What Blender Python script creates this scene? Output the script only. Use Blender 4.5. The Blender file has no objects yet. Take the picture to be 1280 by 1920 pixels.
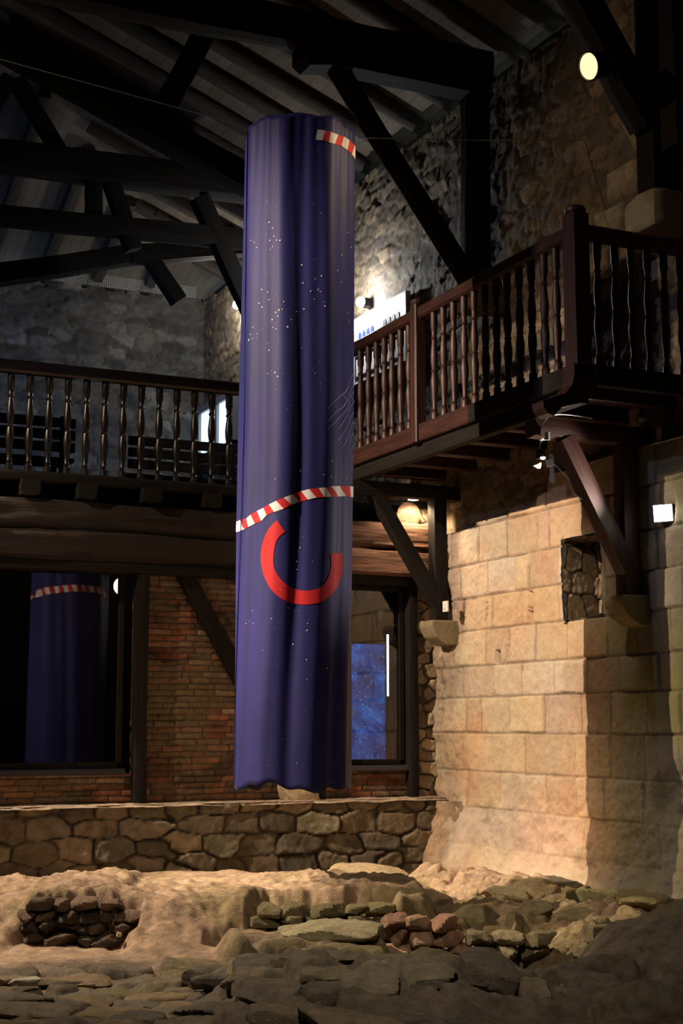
import bpy, math, random
import numpy as np
from mathutils import Vector, Matrix

random.seed(7)
PI = math.pi
SC = bpy.context.scene
COL = SC.collection

# ------------------------------------------------------------------ camera geometry
F = 2778.0; HZ = 1360.0; V1 = -660.0; EYE = 1.5
PITCH = math.atan2(HZ - 960, F)
AZ = math.atan2(640 - V1, math.hypot(F, HZ - 960))
FH = (math.sin(AZ), math.cos(AZ)); RT = (math.cos(AZ), -math.sin(AZ))

def ray(x, y):
    a = (x - 640) / F; b = (960 - y) / F
    fx = math.cos(PITCH) - b * math.sin(PITCH); uz = math.sin(PITCH) + b * math.cos(PITCH)
    return (FH[0]*fx + RT[0]*a, FH[1]*fx + RT[1]*a, uz)
def onX(x, y, v):
    d = ray(x, y); t = v / d[0]; return Vector((v, d[1]*t, EYE + d[2]*t))
def onY(x, y, v):
    d = ray(x, y); t = v / d[1]; return Vector((d[0]*t, v, EYE + d[2]*t))
def onZ(x, y, v):
    d = ray(x, y); t = (v - EYE) / d[2]; return Vector((d[0]*t, d[1]*t, v))
def fwd(p): return p[0]*FH[0] + p[1]*FH[1]
def SL(s, l, z=0.0): return Vector((FH[0]*s + RT[0]*l, FH[1]*s + RT[1]*l, z))

# ------------------------------------------------------------------ noise (numpy)
def _h(ix, iy, iz, seed):
    n = (ix.astype(np.int64)*374761393 + iy.astype(np.int64)*668265263 + iz.astype(np.int64)*2147483647 + seed*1274126177) & 0xffffffff
    n = ((n ^ (n >> 13)) * 1274126177) & 0xffffffff
    n = ((n ^ (n >> 16)) * 2246822519) & 0xffffffff
    return ((n ^ (n >> 15)) & 0xffffff) / float(0xffffff)
def vnoise(x, y, z=None, seed=0):
    x = np.asarray(x, float); y = np.asarray(y, float)
    x, y = np.broadcast_arrays(x, y)
    z = np.zeros_like(x) if z is None else np.broadcast_to(np.asarray(z, float), x.shape)
    fx, fy, fz = np.floor(x), np.floor(y), np.floor(z)
    u, v, w = x-fx, y-fy, z-fz
    u = u*u*(3-2*u); v = v*v*(3-2*v); w = w*w*(3-2*w)
    r = 0
    for i in (0, 1):
        for j in (0, 1):
            for k in (0, 1):
                r = r + _h(fx+i, fy+j, fz+k, seed) * (u if i else 1-u) * (v if j else 1-v) * (w if k else 1-w)
    return r*2 - 1
def fbm(x, y, z=None, seed=0, oct=4, gain=.5):
    r = 0; a = 1.0; f = 1.0; t = 0
    for o in range(oct):
        r = r + a*vnoise(np.asarray(x)*f, np.asarray(y)*f, None if z is None else np.asarray(z)*f, seed+o*17)
        t += a; a *= gain; f *= 2.03
    return r / t
def sstep(a, b, x):
    t = np.clip((x-a)/(b-a), 0, 1); return t*t*(3-2*t)

# ------------------------------------------------------------------ mesh helpers
def mk_mesh(name, verts, faces, mat=None, cols=None, smooth=False):
    me = bpy.data.meshes.new(name)
    me.from_pydata([tuple(v) for v in verts], [], [tuple(f) for f in faces])
    if mat is not None: me.materials.append(mat)
    if cols is not None:
        at = me.color_attributes.new('tint', 'FLOAT_COLOR', 'POINT')
        c = np.ones((len(verts), 4), dtype=np.float32); c[:, :3] = cols
        at.data.foreach_set('color', c.ravel())
    if smooth: me.polygons.foreach_set('use_smooth', [True]*len(me.polygons))
    me.update()
    return me
def link(name, me, parent=None, label=None, cat=None, group=None, kind=None):
    o = bpy.data.objects.new(name, me); COL.objects.link(o)
    if parent is not None: o.parent = parent
    if label: o['label'] = label
    if cat: o['category'] = cat
    if group: o['group'] = group
    if kind: o['kind'] = kind
    return o
def thing(name, label, cat, loc=(0, 0, 0), group=None):
    o = link(name, None, None, label, cat, group); o.location = loc; return o
def under(o, par):
    """parent while o's coordinates are already in world space"""
    o.parent = par
    o.matrix_parent_inverse = Matrix.Translation(par.location).inverted() if par.rotation_euler[:] == (0, 0, 0) else par.matrix_world.inverted()
    return o

class MB:
    def __init__(s): s.v = []; s.f = []
    def add(s, vs, fs):
        n = len(s.v); s.v += [tuple(v) for v in vs]; s.f += [tuple(i+n for i in f) for f in fs]; return s
    def box(s, x0, x1, y0, y1, z0, z1, b=0.0):
        if b <= 0:
            vs = [(x, y, z) for x in (x0, x1) for y in (y0, y1) for z in (z0, z1)]
            return s.add(vs, [(0,1,3,2),(4,6,7,5),(0,4,5,1),(2,3,7,6),(0,2,6,4),(1,5,7,3)])
        # chamfered along the longest axis
        d = [x1-x0, y1-y0, z1-z0]; ax = d.index(max(d))
        o = [i for i in range(3) if i != ax]
        lo = [x0, y0, z0]; hi = [x1, y1, z1]; b = min(b, d[o[0]]/3, d[o[1]]/3)
        prof = [(lo[o[0]]+b, lo[o[1]]), (hi[o[0]]-b, lo[o[1]]), (hi[o[0]], lo[o[1]]+b), (hi[o[0]], hi[o[1]]-b),
                (hi[o[0]]-b, hi[o[1]]), (lo[o[0]]+b, hi[o[1]]), (lo[o[0]], hi[o[1]]-b), (lo[o[0]], lo[o[1]]+b)]
        vs = []
        for e in (lo[ax], hi[ax]):
            for p in prof:
                c = [0, 0, 0]; c[ax] = e; c[o[0]] = p[0]; c[o[1]] = p[1]; vs.append(c)
        fs = [(i, (i+1) % 8, 8+(i+1) % 8, 8+i) for i in range(8)] + [tuple(range(7, -1, -1)), tuple(range(8, 16))]
        return s.add(vs, fs)
    def tube(s, pts, r, n=10, cap=True):
        pts = [Vector(p) for p in pts]; m = len(pts); vs = []
        rr = r if isinstance(r, (list, tuple)) else [r]*m
        ref = None
        for i, p in enumerate(pts):
            t = (pts[min(i+1, m-1)] - pts[max(i-1, 0)]).normalized()
            if ref is None: ref = Vector((0, 0, 1)) if abs(t.z) < .9 else Vector((1, 0, 0))
            a = t.cross(ref).normalized(); b = a.cross(t).normalized(); ref = b
            for k in range(n):
                th = 2*PI*k/n; vs.append(p + a*math.cos(th)*rr[i] + b*math.sin(th)*rr[i])
        fs = []
        for i in range(m-1):
            for k in range(n): fs.append((i*n+k, i*n+(k+1) % n, (i+1)*n+(k+1) % n, (i+1)*n+k))
        if cap: fs += [tuple(range(n-1, -1, -1)), tuple((m-1)*n+k for k in range(n))]
        return s.add(vs, fs)
    def lathe(s, prof, n=12, axis='z', at=(0, 0, 0), M=None):
        vs = []; fs = []; m = len(prof)
        for r, h in prof:
            for k in range(n):
                th = 2*PI*k/n; v = Vector((r*math.cos(th), r*math.sin(th), h))
                v = M @ v if M is not None else v + Vector(at)
                vs.append(v)
        for i in range(m-1):
            for k in range(n): fs.append((i*n+k, i*n+(k+1) % n, (i+1)*n+(k+1) % n, (i+1)*n+k))
        fs += [tuple(range(n-1, -1, -1)), tuple((m-1)*n+k for k in range(n))]
        return s.add(vs, fs)
    def prism(s, poly, ax, a, b):
        """poly = list of 2D points in the two other axes (in order), extruded along axis ax from a to b"""
        n = len(poly); o = [i for i in range(3) if i != ax]; vs = []
        for e in (a, b):
            for p in poly:
                c = [0, 0, 0]; c[ax] = e; c[o[0]] = p[0]; c[o[1]] = p[1]; vs.append(c)
        return s.add(vs, [(i, (i+1) % n, n+(i+1) % n, n+i) for i in range(n)] + [tuple(range(n-1, -1, -1)), tuple(range(n, 2*n))])
    def build(s, name, mat, parent=None, smooth=False, **kw):
        me = mk_mesh(name, s.v, s.f, mat, None, smooth)
        fix_normals(me)
        if smooth: me.set_sharp_from_angle(angle=math.radians(42))
        o = link(name, me, None, **kw)
        if parent is not None: under(o, parent)
        return o
def fix_normals(me):
    import bmesh
    bm = bmesh.new(); bm.from_mesh(me); bmesh.ops.recalc_face_normals(bm, faces=bm.faces); bm.to_mesh(me); bm.free()

# ------------------------------------------------------------------ materials
def new_mat(name):
    m = bpy.data.materials.new(name); m.use_nodes = True
    nt = m.node_tree; b = nt.nodes['Principled BSDF']; return m, nt, b
def N(nt, t, **kw):
    n = nt.nodes.new(t)
    for k, v in kw.items():
        if k in n.inputs: n.inputs[k].default_value = v
        else: setattr(n, k, v)
    return n
def plain(name, col, rough=.6, metal=0.0, emit=None, es=0.0, spec=.5):
    m, nt, b = new_mat(name)
    b.inputs['Base Color'].default_value = (*col, 1); b.inputs['Roughness'].default_value = rough
    b.inputs['Metallic'].default_value = metal; b.inputs['Specular IOR Level'].default_value = spec
    nz = N(nt, 'ShaderNodeTexNoise', Scale=40.0, Detail=3.0)
    tc = N(nt, 'ShaderNodeTexCoord'); nt.links.new(tc.outputs['Object'], nz.inputs['Vector'])
    mr = N(nt, 'ShaderNodeMapRange'); mr.inputs['To Min'].default_value = rough*.85; mr.inputs['To Max'].default_value = min(1, rough*1.15)
    nt.links.new(nz.outputs['Fac'], mr.inputs['Value']); nt.links.new(mr.outputs['Result'], b.inputs['Roughness'])
    if emit:
        b.inputs['Emission Color'].default_value = (*emit, 1); b.inputs['Emission Strength'].default_value = es
    return m
def stone_mat(name, bump=.6, scale=1.0, rough=.9, vary=.35, spec=.3):
    """colour comes from the 'tint' attribute (each stone its own), broken up by noise"""
    m, nt, b = new_mat(name); L = nt.links.new
    tc = N(nt, 'ShaderNodeTexCoord')
    at = N(nt, 'ShaderNodeAttribute', attribute_name='tint')
    n1 = N(nt, 'ShaderNodeTexNoise', Scale=9.0*scale, Detail=7.0, Roughness=.65)
    n2 = N(nt, 'ShaderNodeTexNoise', Scale=70.0*scale, Detail=5.0, Roughness=.7)
    L(tc.outputs['Object'], n1.inputs['Vector']); L(tc.outputs['Object'], n2.inputs['Vector'])
    mr = N(nt, 'ShaderNodeMapRange'); mr.inputs['From Min'].default_value = .3; mr.inputs['From Max'].default_value = .7
    mr.inputs['To Min'].default_value = 1-vary; mr.inputs['To Max'].default_value = 1+vary
    L(n1.outputs['Fac'], mr.inputs['Value'])
    mr2 = N(nt, 'ShaderNodeMapRange'); mr2.inputs['From Min'].default_value = .3; mr2.inputs['From Max'].default_value = .7
    mr2.inputs['To Min'].default_value = .8; mr2.inputs['To Max'].default_value = 1.15
    L(n2.outputs['Fac'], mr2.inputs['Value'])
    mul = N(nt, 'ShaderNodeMath', operation='MULTIPLY'); L(mr.outputs['Result'], mul.inputs[0]); L(mr2.outputs['Result'], mul.inputs[1])
    vm = N(nt, 'ShaderNodeVectorMath', operation='SCALE'); L(at.outputs['Color'], vm.inputs[0]); L(mul.outputs[0], vm.inputs['Scale'])
    L(vm.outputs[0], b.inputs['Base Color'])
    b.inputs['Roughness'].default_value = rough; b.inputs['Specular IOR Level'].default_value = spec
    add = N(nt, 'ShaderNodeMath', operation='MULTIPLY_ADD'); L(n2.outputs['Fac'], add.inputs[0]); add.inputs[1].default_value = .35; L(n1.outputs['Fac'], add.inputs[2])
    bp = N(nt, 'ShaderNodeBump', Strength=bump, Distance=.03); L(add.outputs[0], bp.inputs['Height']); L(bp.outputs[0], b.inputs['Normal'])
    return m
def wood_mat(name, c1, c2, rough=.6, bump=.5, gs=1.0, ax=0, spec=.4):
    m, nt, b = new_mat(name); L = nt.links.new
    tc = N(nt, 'ShaderNodeTexCoord'); mp = N(nt, 'ShaderNodeMapping')
    sc = [14*gs]*3; sc[ax] = 1.1*gs; mp.inputs['Scale'].default_value = sc
    L(tc.outputs['Object'], mp.inputs['Vector'])
    n1 = N(nt, 'ShaderNodeTexNoise', Scale=1.6, Detail=6.0, Roughness=.7, Distortion=.4); L(mp.outputs[0], n1.inputs['Vector'])
    cr = N(nt, 'ShaderNodeValToRGB'); cr.color_ramp.elements[0].position = .35; cr.color_ramp.elements[1].position = .68
    cr.color_ramp.elements[0].color = (*c1, 1); cr.color_ramp.elements[1].color = (*c2, 1)
    L(n1.outputs['Fac'], cr.inputs[0]); L(cr.outputs[0], b.inputs['Base Color'])
    b.inputs['Roughness'].default_value = rough; b.inputs['Specular IOR Level'].default_value = spec
    bp = N(nt, 'ShaderNodeBump', Strength=bump, Distance=.02); L(n1.outputs['Fac'], bp.inputs['Height']); L(bp.outputs[0], b.inputs['Normal'])
    return m

M = {}
M['stone'] = stone_mat('sandstone', .45, 1.0, .92, .16)
M['rubble'] = stone_mat('rubble_stone', .7, 1.0, .8, .4, .5)
M['rock'] = stone_mat('ruin_rock', .8, 1.6, .9, .38)
M['ashlar'] = stone_mat('ashlar_face', .5, 1.3, .92, .13)
M['brick'] = stone_mat('thin_brick', .5, 2.0, .9, .3)
for i, a in enumerate('xyz'):
    M['dark_'+a] = wood_mat('dark_timber_'+a, (.006, .005, .004), (.016, .012, .010), .8, .5, 1, i, .2)
    M['rail_'+a] = wood_mat('railing_timber_'+a, (.018, .007, .006), (.060, .020, .014), .48, .25, 1.5, i, .5)
    M['old_'+a] = wood_mat('weathered_oak_'+a, (.035, .018, .011), (.17, .085, .05), .85, 1.0, .8, i)
    M['roof_'+a] = wood_mat('roof_timber_'+a, (.022, .017, .012), (.06, .046, .032), .85, .5, 1, i)
def two_tone_lintel():  # oak darker along most of its length, lighter towards the right end
    m = wood_mat('two_tone_lintel_oak', (.03, .014, .009), (.24, .105, .06), .85, 1.2, .8, 0); nt = m.node_tree; L = nt.links.new
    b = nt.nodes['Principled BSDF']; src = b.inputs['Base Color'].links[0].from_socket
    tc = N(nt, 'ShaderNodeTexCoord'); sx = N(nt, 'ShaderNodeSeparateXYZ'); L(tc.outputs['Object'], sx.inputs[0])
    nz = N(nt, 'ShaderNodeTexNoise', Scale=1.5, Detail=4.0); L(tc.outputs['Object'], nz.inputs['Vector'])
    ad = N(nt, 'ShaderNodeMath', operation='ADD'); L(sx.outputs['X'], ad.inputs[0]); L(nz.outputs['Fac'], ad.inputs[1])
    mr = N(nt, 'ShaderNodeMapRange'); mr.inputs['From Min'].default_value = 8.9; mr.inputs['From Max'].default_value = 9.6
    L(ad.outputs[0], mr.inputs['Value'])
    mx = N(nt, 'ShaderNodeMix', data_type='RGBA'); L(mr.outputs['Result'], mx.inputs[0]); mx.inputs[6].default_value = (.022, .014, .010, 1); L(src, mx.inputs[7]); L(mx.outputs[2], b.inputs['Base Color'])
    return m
M['lintel'] = two_tone_lintel()
for i, a in enumerate('xyz'): M['black_'+a] = wood_mat('black_railing_timber_'+a, (.007, .006, .006), (.018, .014, .013), .3, .2, 1.5, i, .5)
M['iron'] = plain('black_iron', (.02, .02, .022), .45, .8)
M['steel'] = plain('steel', (.55, .56, .58), .28, 1.0)
M['zinc'] = plain('zinc_flap', (.75, .75, .72), .45, .3)
M['white_plastic'] = plain('white_plastic', (.75, .74, .7), .4)
M['grey_plastic'] = plain('grey_plastic', (.25, .27, .3), .3)
M['red_print'] = plain('red_print', (.62, .012, .018), .75)
M['white_print'] = plain('white_print', (.82, .80, .78), .75)
M['star_print'] = plain('star_print', (.85, .83, .74), .7)
M['net_print'] = plain('net_print', (.42, .38, .60), .75)
M['ring'] = plain('ring_metal', (.12, .12, .13), .4, .8)

# ------------------------------------------------------------------ height-field masonry
def field(name, origin, ud, vd, nd, u0, u1, v0, v1, step, func, mat, keep=None, **kw):
    """a wall face as dense relief: func(U,V)->(height, rgb); point = origin + u*ud + v*vd + h*nd"""
    nu = max(2, int(round((u1-u0)/step))+1); nv = max(2, int(round((v1-v0)/step))+1)
    U, V = np.meshgrid(np.linspace(u0, u1, nu), np.linspace(v0, v1, nv))
    Hh, C = func(U, V)
    P = (np.array(origin)[None, None] + U[..., None]*np.array(ud) + V[..., None]*np.array(vd) + Hh[..., None]*np.array(nd)).reshape(-1, 3)
    idx = np.arange(nu*nv).reshape(nv, nu)
    q = np.stack([idx[:-1, :-1], idx[:-1, 1:], idx[1:, 1:], idx[1:, :-1]], -1).reshape(-1, 4)
    if keep is not None:
        K = keep(U, V); kq = (K[:-1, :-1] & K[:-1, 1:] & K[1:, 1:] & K[1:, :-1]).ravel(); q = q[kq]
    n = np.cross(np.array(ud, float), np.array(vd, float))
    if np.dot(n, np.array(nd, float)) < 0: q = q[:, ::-1]
    me = bpy.data.meshes.new(name)
    me.vertices.add(len(P)); me.vertices.foreach_set('co', P.astype(np.float32).ravel())
    me.loops.add(q.size); me.loops.foreach_set('vertex_index', q.ravel().astype(np.int32))
    me.polygons.add(len(q)); me.polygons.foreach_set('loop_start', np.arange(0, q.size, 4, dtype=np.int32))
    me.polygons.foreach_set('use_smooth', np.ones(len(q), dtype=bool))
    me.materials.append(mat)
    at = me.color_attributes.new('tint', 'FLOAT_COLOR', 'POINT')
    c = np.ones((len(P), 4), dtype=np.float32); c[:, :3] = np.clip(C.reshape(-1, 3), 0, 1)
    at.data.foreach_set('color', c.ravel())
    me.update(calc_edges=True); me.validate()
    return link(name, me, **kw)

def rows_layout(U, V, rows, joints, seed, warp=.01, wscale=2.0, edge=.02, gap=.008):
    """rows = ascending v bounds; joints = one list of u joints per row. -> (distance to joint, row id, stone id)"""
    u = U + warp*fbm(U*wscale, V*wscale, seed=seed, oct=3); v = V + warp*fbm(U*wscale+31, V*wscale+7, seed=seed+5, oct=3)
    r = np.clip(np.searchsorted(rows, v)-1, 0, len(rows)-2)
    d = np.zeros_like(U); sid = np.zeros_like(U, dtype=int)
    ra = np.array(rows)
    dv = np.minimum(v-ra[r], ra[r+1]-v)
    for i in range(len(rows)-1):
        mk = r == i
        if not mk.any(): continue
        j = np.array(joints[i]); uu = u[mk]
        k = np.clip(np.searchsorted(j, uu)-1, 0, len(j)-2)
        du = np.minimum(uu-j[k], j[k+1]-uu)
        dd = np.minimum(du, dv[mk])
        # rounded corners
        e = edge*1.6
        cu = np.clip(e-du, 0, None); cv = np.clip(e-dv[mk], 0, None)
        both = (cu > 0) & (cv > 0)
        dd = np.where(both, e-np.sqrt(cu**2+cv**2), dd)
        d[mk] = dd; sid[mk] = k + i*97
    return d, r, sid
def auto_rows(a, b, h, jit, rnd):
    r = [a]
    while r[-1] < b: r.append(r[-1] + h*(1+rnd.uniform(-jit, jit)))
    return r
def auto_joints(a, b, w, jit, rnd):
    r = [a - rnd.uniform(0, w)]
    while r[-1] < b: r.append(r[-1] + w*(1+rnd.uniform(-jit, jit)))
    return r
def cells(u, v, w, h, seed, jit=.42):
    """irregular fitted stones: distance to nearest joint and an id for every point"""
    gy = v/h; row = np.floor(gy)
    best = np.full(u.shape, 9e9); sec = np.full(u.shape, 9e9); bid = np.zeros(u.shape, dtype=np.int64)
    cxb = np.zeros(u.shape); cyb = np.zeros(u.shape)
    for dr in (-1, 0, 1):
        rr = row+dr; off = _h(rr, rr*0, rr*0, seed+1); ww = w*(.75+.7*_h(rr, rr*0+3, rr*0, seed+2))
        gx = u/ww+off*7; c0 = np.floor(gx)
        for dc in (-1, 0, 1):
            cc = c0+dc
            px = (cc+.5+jit*(_h(cc, rr, rr*0, seed+3)*2-1)-off*7)*ww; py = (rr+.5+jit*.8*(_h(cc, rr, rr*0, seed+4)*2-1))*h
            dx = np.abs(u-px)/w; dy = np.abs(v-py)/h
            d = (dx**4.0+dy**4.0)**(1/4.0)*h
            idn = (cc*7919+rr*104729).astype(np.int64)
            nb = d < best
            sec = np.where(nb, best, np.minimum(sec, d)); cxb = np.where(nb, px, cxb); cyb = np.where(nb, py, cyb)
            bid = np.where(nb, idn, bid); best = np.where(nb, d, best)
    return (sec-best), bid, u-cxb, v-cyb
def rubble(seed, rows_h, w, cols, rel=.04, warp=.05, edge=.03, jit=.42, ws=2.2, mortar=(.1, .08, .06), area=None):
    cols = np.array(cols)
    def f(U, V):
        u = U + warp*fbm(U*ws, V*ws, seed=seed, oct=3); v = V + warp*fbm(U*ws+31, V*ws+7, seed=seed+5, oct=3)
        d, sid, du, dv = cells(u, v, w, rows_h, seed, jit)
        rn = _h(sid, sid*0+1, sid*0, seed); rn2 = _h(sid, sid*0+2, sid*0, seed+3); rn3 = _h(sid, sid*0+5, sid*0, seed+4)
        face = sstep(0.0, edge, d+.012*fbm(U*14, V*14, seed=seed+6))
        g = fbm(U*5, V*5, seed=seed+9, oct=5)
        h = face*(rel*(.25+.9*rn)) + face*rel*.55*g + .010*fbm(U*22, V*22, seed=seed+2, oct=3)
        h += face*rel*((rn2-.5)*du/w*1.6 + (rn3-.6)*dv/rows_h*1.2)
        c = cols[(rn2*len(cols)).astype(int).clip(0, len(cols)-1)]*(.65+.6*rn3[..., None])*(1+.35*g[..., None])
        deep = sstep(0, edge*.6, d)[..., None]
        c = (np.array(mortar)*(1-face[..., None]) + c*face[..., None])*(.5+.5*deep)
        return h, c
    return f

# ------------------------------------------------------------------ walls
WX = 7.0        # face of the ashlar wall
WU = 7.12       # face of the wall above its ledge
BY = 13.0       # face of the brick and timber front
EAVE = 7.72
FAR = 20.2

# --- right wall, ashlar part.  u = world Y, v = z
rowsA = [-.45, .12, .42, .75, 1.08, 1.43, 1.76, 2.05, 2.38, 2.69, 3.01, 3.36, 3.72]
def ypx(*xs): return [onX(x, 1200, WX)[1] for x in xs]
jl = {
 3: ypx(820, 870, 935, 1020, 1078, 1130, 1200, 1270), 2: ypx(800, 862, 945, 1015, 1090, 1150, 1225),
 4: ypx(822, 866, 923, 982, 1075, 1141, 1205, 1268), 5: ypx(828, 874, 903, 956, 1021, 1088, 1145, 1215, 1275),
 6: ypx(826, 868, 928, 981, 1042, 1101, 1164, 1236), 7: ypx(830, 856, 914, 959, 1006, 1066, 1140, 1196, 1262),
 8: ypx(838, 868, 927, 983, 1003, 1052, 1141, 1222), 9: ypx(840, 868, 920, 971, 997, 1052, 1138, 1180, 1240),
 10: ypx(838, 852, 902, 954, 1012, 1036, 1098, 1150, 1204, 1250)}
rj = random.Random(5)
jointsA = []
for i in range(len(rowsA)-1):
    c = sorted(jl.get(i, ypx(830, 890, 960, 1030, 1100, 1170, 1240)))
    lo = [c[0]]
    while lo[-1] > 3.0: lo.append(lo[-1]-rj.uniform(.38, .62))
    hi = [c[-1]]
    while hi[-1] < 13.6: hi.append(hi[-1]+rj.uniform(.35, .55))
    jointsA.append(lo[::-1][:-1] + c + hi[1:])
NI = (10.02, 10.60, 2.38, 3.06)     # the niche: y0,y1,z0,z1
def ashlar(U, V):
    worn = sstep(1.35, .5, V)                       # lower courses are eroded
    rag = sstep(12.15, 12.7, U + .16*fbm(U*3, V*3, seed=70))     # towards the corner the facing is lost
    moss = sstep(10.6, 9.6, U)  # mossy grey stretch; its colour is also lowered to stand for shadow
    d, r, sid = rows_layout(U, V, rowsA, jointsA, 3, .009, 3.2, .010)
    rn = _h(sid, sid*3+1, sid*7, 11); rn2 = _h(sid, sid*5+2, sid*11, 12)
    face = sstep(0.0, .012, d - .001 - .010*np.clip(fbm(U*5, V*5, seed=33), 0, 1))
    face = 1-(1-face)*(1-.75*worn)
    h = face*(.018+.022*(rn-.5)) + .010*fbm(U*9, V*9, seed=21) + .012*fbm(U*2.2, V*2.2, seed=23) + face*.05*((rn2-.5)*np.sin(U*5+rn*6)*.35) + .006*fbm(U*30, V*30, seed=22, oct=3)
    h += worn*(.06*fbm(U*3.0, V*4.0, seed=24, oct=5)) - .02*worn
    # batter and lumps at the foot
    h += .10*sstep(.75, .1, V)*(.6+.6*fbm(U*2, V*3, seed=26)) + .16*sstep(.45, -.1, V)
    # bulging rubble near the corner foot
    foot = sstep(11.9, 12.7, U)*sstep(1.0, .3, V)
    h += foot*(.16+.12*fbm(U*3.2, V*3.4, seed=28))
    h += rag*(-.02+.07*fbm(U*4.5, V*5.5, seed=29))
    # hollows: damaged stone on the right low part
    hol = sstep(.42, .1, np.hypot((U-9.05)*.9, (V-.95)*1.3))
    h += -hol*.16*(.6+.5*fbm(U*6, V*6, seed=31))
    # putlog hole
    hole = (np.abs(U-11.70) < .045) & (np.abs(V-2.12) < .06)
    h = np.where(hole, -.10, h)
    # narrow dark slots between blocks
    for (uy, vz, a, b) in ((11.11, 2.53, .035, .14), (10.98+.9, 2.53, .018, .10), (12.33, 2.55, .03, .14), (11.52, 2.22, .012, .12)):
        h = np.where((np.abs(U-uy+.015*np.sin(V*20)) < a) & (np.abs(V-vz) < b), -.05, h)
    # niche
    edge_n = .012*fbm(U*9, V*9, seed=35)
    nic = np.zeros(U.shape, bool)
    dn, r2, s2 = rows_layout(U, V, [2.0, 2.66, 2.82, 3.2], [[9, 10.32, 11], [9, 10.12, 11], [9, 10.18, 11]], 5, .02, 3, .02)
    h = np.where(nic, -.38 + .04*sstep(0, .03, dn) + .07*fbm(U*16, V*9, seed=37), h)
    base = np.stack([.53+.12*(rn-.5), .39+.11*(rn-.5)+.03*(rn2-.5), .27+.08*(rn2-.5)+.06*(rn-.5)], -1)
    stn = fbm(U*1.3+9, V*1.6, seed=49, oct=4)[..., None]; base = base*(1+np.array([.02, -.10, -.16])*np.clip(stn*2.5, -1, 1))
    pink = (sstep(.55, 0, np.hypot(U-11.2, (V-.55)*1.2))*.6)[..., None]
    base = base*(1-pink) + np.array([.50, .30, .22])*pink
    grey = np.array([.185, .17, .125])*(.8+.5*rn[..., None])
    green = np.array([.175, .16, .055])
    mg = (sstep(.0, .45, fbm(U*1.7+4, V*1.7, seed=41, oct=4)+.25*sstep(2.2, 1.2, V)))[..., None]
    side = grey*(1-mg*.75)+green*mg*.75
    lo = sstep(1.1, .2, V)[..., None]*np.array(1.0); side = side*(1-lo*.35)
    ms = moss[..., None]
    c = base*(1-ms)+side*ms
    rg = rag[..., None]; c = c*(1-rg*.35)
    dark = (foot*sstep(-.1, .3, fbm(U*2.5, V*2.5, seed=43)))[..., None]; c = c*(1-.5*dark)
    c = np.where(nic[..., None], np.array([.10, .070, .042])*(1+.9*fbm(U*20, V*8, seed=44)[..., None])*(.4+.6*sstep(0, .03, dn)[..., None]), c)
    gr = (sstep(.25, .7, fbm(U*2.1, V*2.1, seed=47)))[..., None]*(1-ms); c = c*(1-.18*gr)
    c = np.where(hole[..., None], c*.5, c)
    pale = sstep(.1, .5, fbm(U*3, V*3, seed=48))[..., None]
    c = c*((.50+.30*pale)*(1-face[..., None])+face[..., None])
    return h, c
TOPS = [(13.2, 3.36), (12.03, 3.36), (12.03, 3.40), (11.48, 3.40), (11.46, 3.41), (10.98, 3.42), (10.95, 3.50), (10.78, 3.52), (10.76, 3.66), (10.2, 3.66), (10.1, 3.68), (8, 3.68)]
def top_of(Y):
    xs = np.array([t[0] for t in TOPS][::-1]); zs = np.array([t[1] for t in TOPS][::-1]); return np.interp(Y, xs, zs)
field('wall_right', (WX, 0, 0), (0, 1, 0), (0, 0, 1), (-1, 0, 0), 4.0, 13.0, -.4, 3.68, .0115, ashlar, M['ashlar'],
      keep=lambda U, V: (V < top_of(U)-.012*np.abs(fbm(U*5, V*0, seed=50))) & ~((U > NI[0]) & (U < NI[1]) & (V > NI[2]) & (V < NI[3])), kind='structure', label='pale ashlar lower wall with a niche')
niche_f = rubble(58, .22, .20, [(.20, .14, .085), (.26, .19, .12), (.15, .11, .07)], .04, .03, .02, .3, 3.0, (.05, .04, .03))  # niche stone tinted dark: the unlit recess is put into the colour
def niche_part(nm, o, ud, vd, nd, u1, v1): field(nm, o, ud, vd, nd, 0, u1, 0, v1, .010, niche_f, M['rubble'], kind='structure')
nd_ = .36
niche_part('wall_niche_jamb', (WX-.03, NI[1]-.005, NI[2]-.03), (1, 0, 0), (0, 0, 1), (0, -1, 0), nd_+.06, .74)
niche_part('wall_niche_jamb_near', (WX+.0, NI[0]+.005, NI[2]-.03), (1, 0, 0), (0, 0, 1), (0, 1, 0), nd_, .74)
niche_part('wall_niche_back', (WX+nd_, NI[0]-.05, NI[2]-.03), (0, 1, 0), (0, 0, 1), (-1, 0, 0), .72, .74)
niche_part('wall_niche_sill', (WX-.02, NI[0]-.02, NI[2]-.02), (1, 0, 0), (0, 1, 0), (0, 0, 1), nd_+.05, .65)
niche_part('wall_niche_head', (WX-.02, NI[0]-.02, NI[3]+.02), (1, 0, 0), (0, 1, 0), (0, 0, -1), nd_+.05, .65)
# ledge on top of the ashlar
def ledge_f(U, V):
    t = top_of(U)
    return t - .012 + .008*fbm(U*8, V*8, seed=51), np.ones(U.shape+(3,))*np.array([.44, .35, .22])
field('trim_1', (WX-.035, 0, 0), (0, 1, 0), (1, 0, 0), (0, 0, 1), 8, 13.0, 0, .2, .02, ledge_f, M['stone'], kind='structure')

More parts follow.
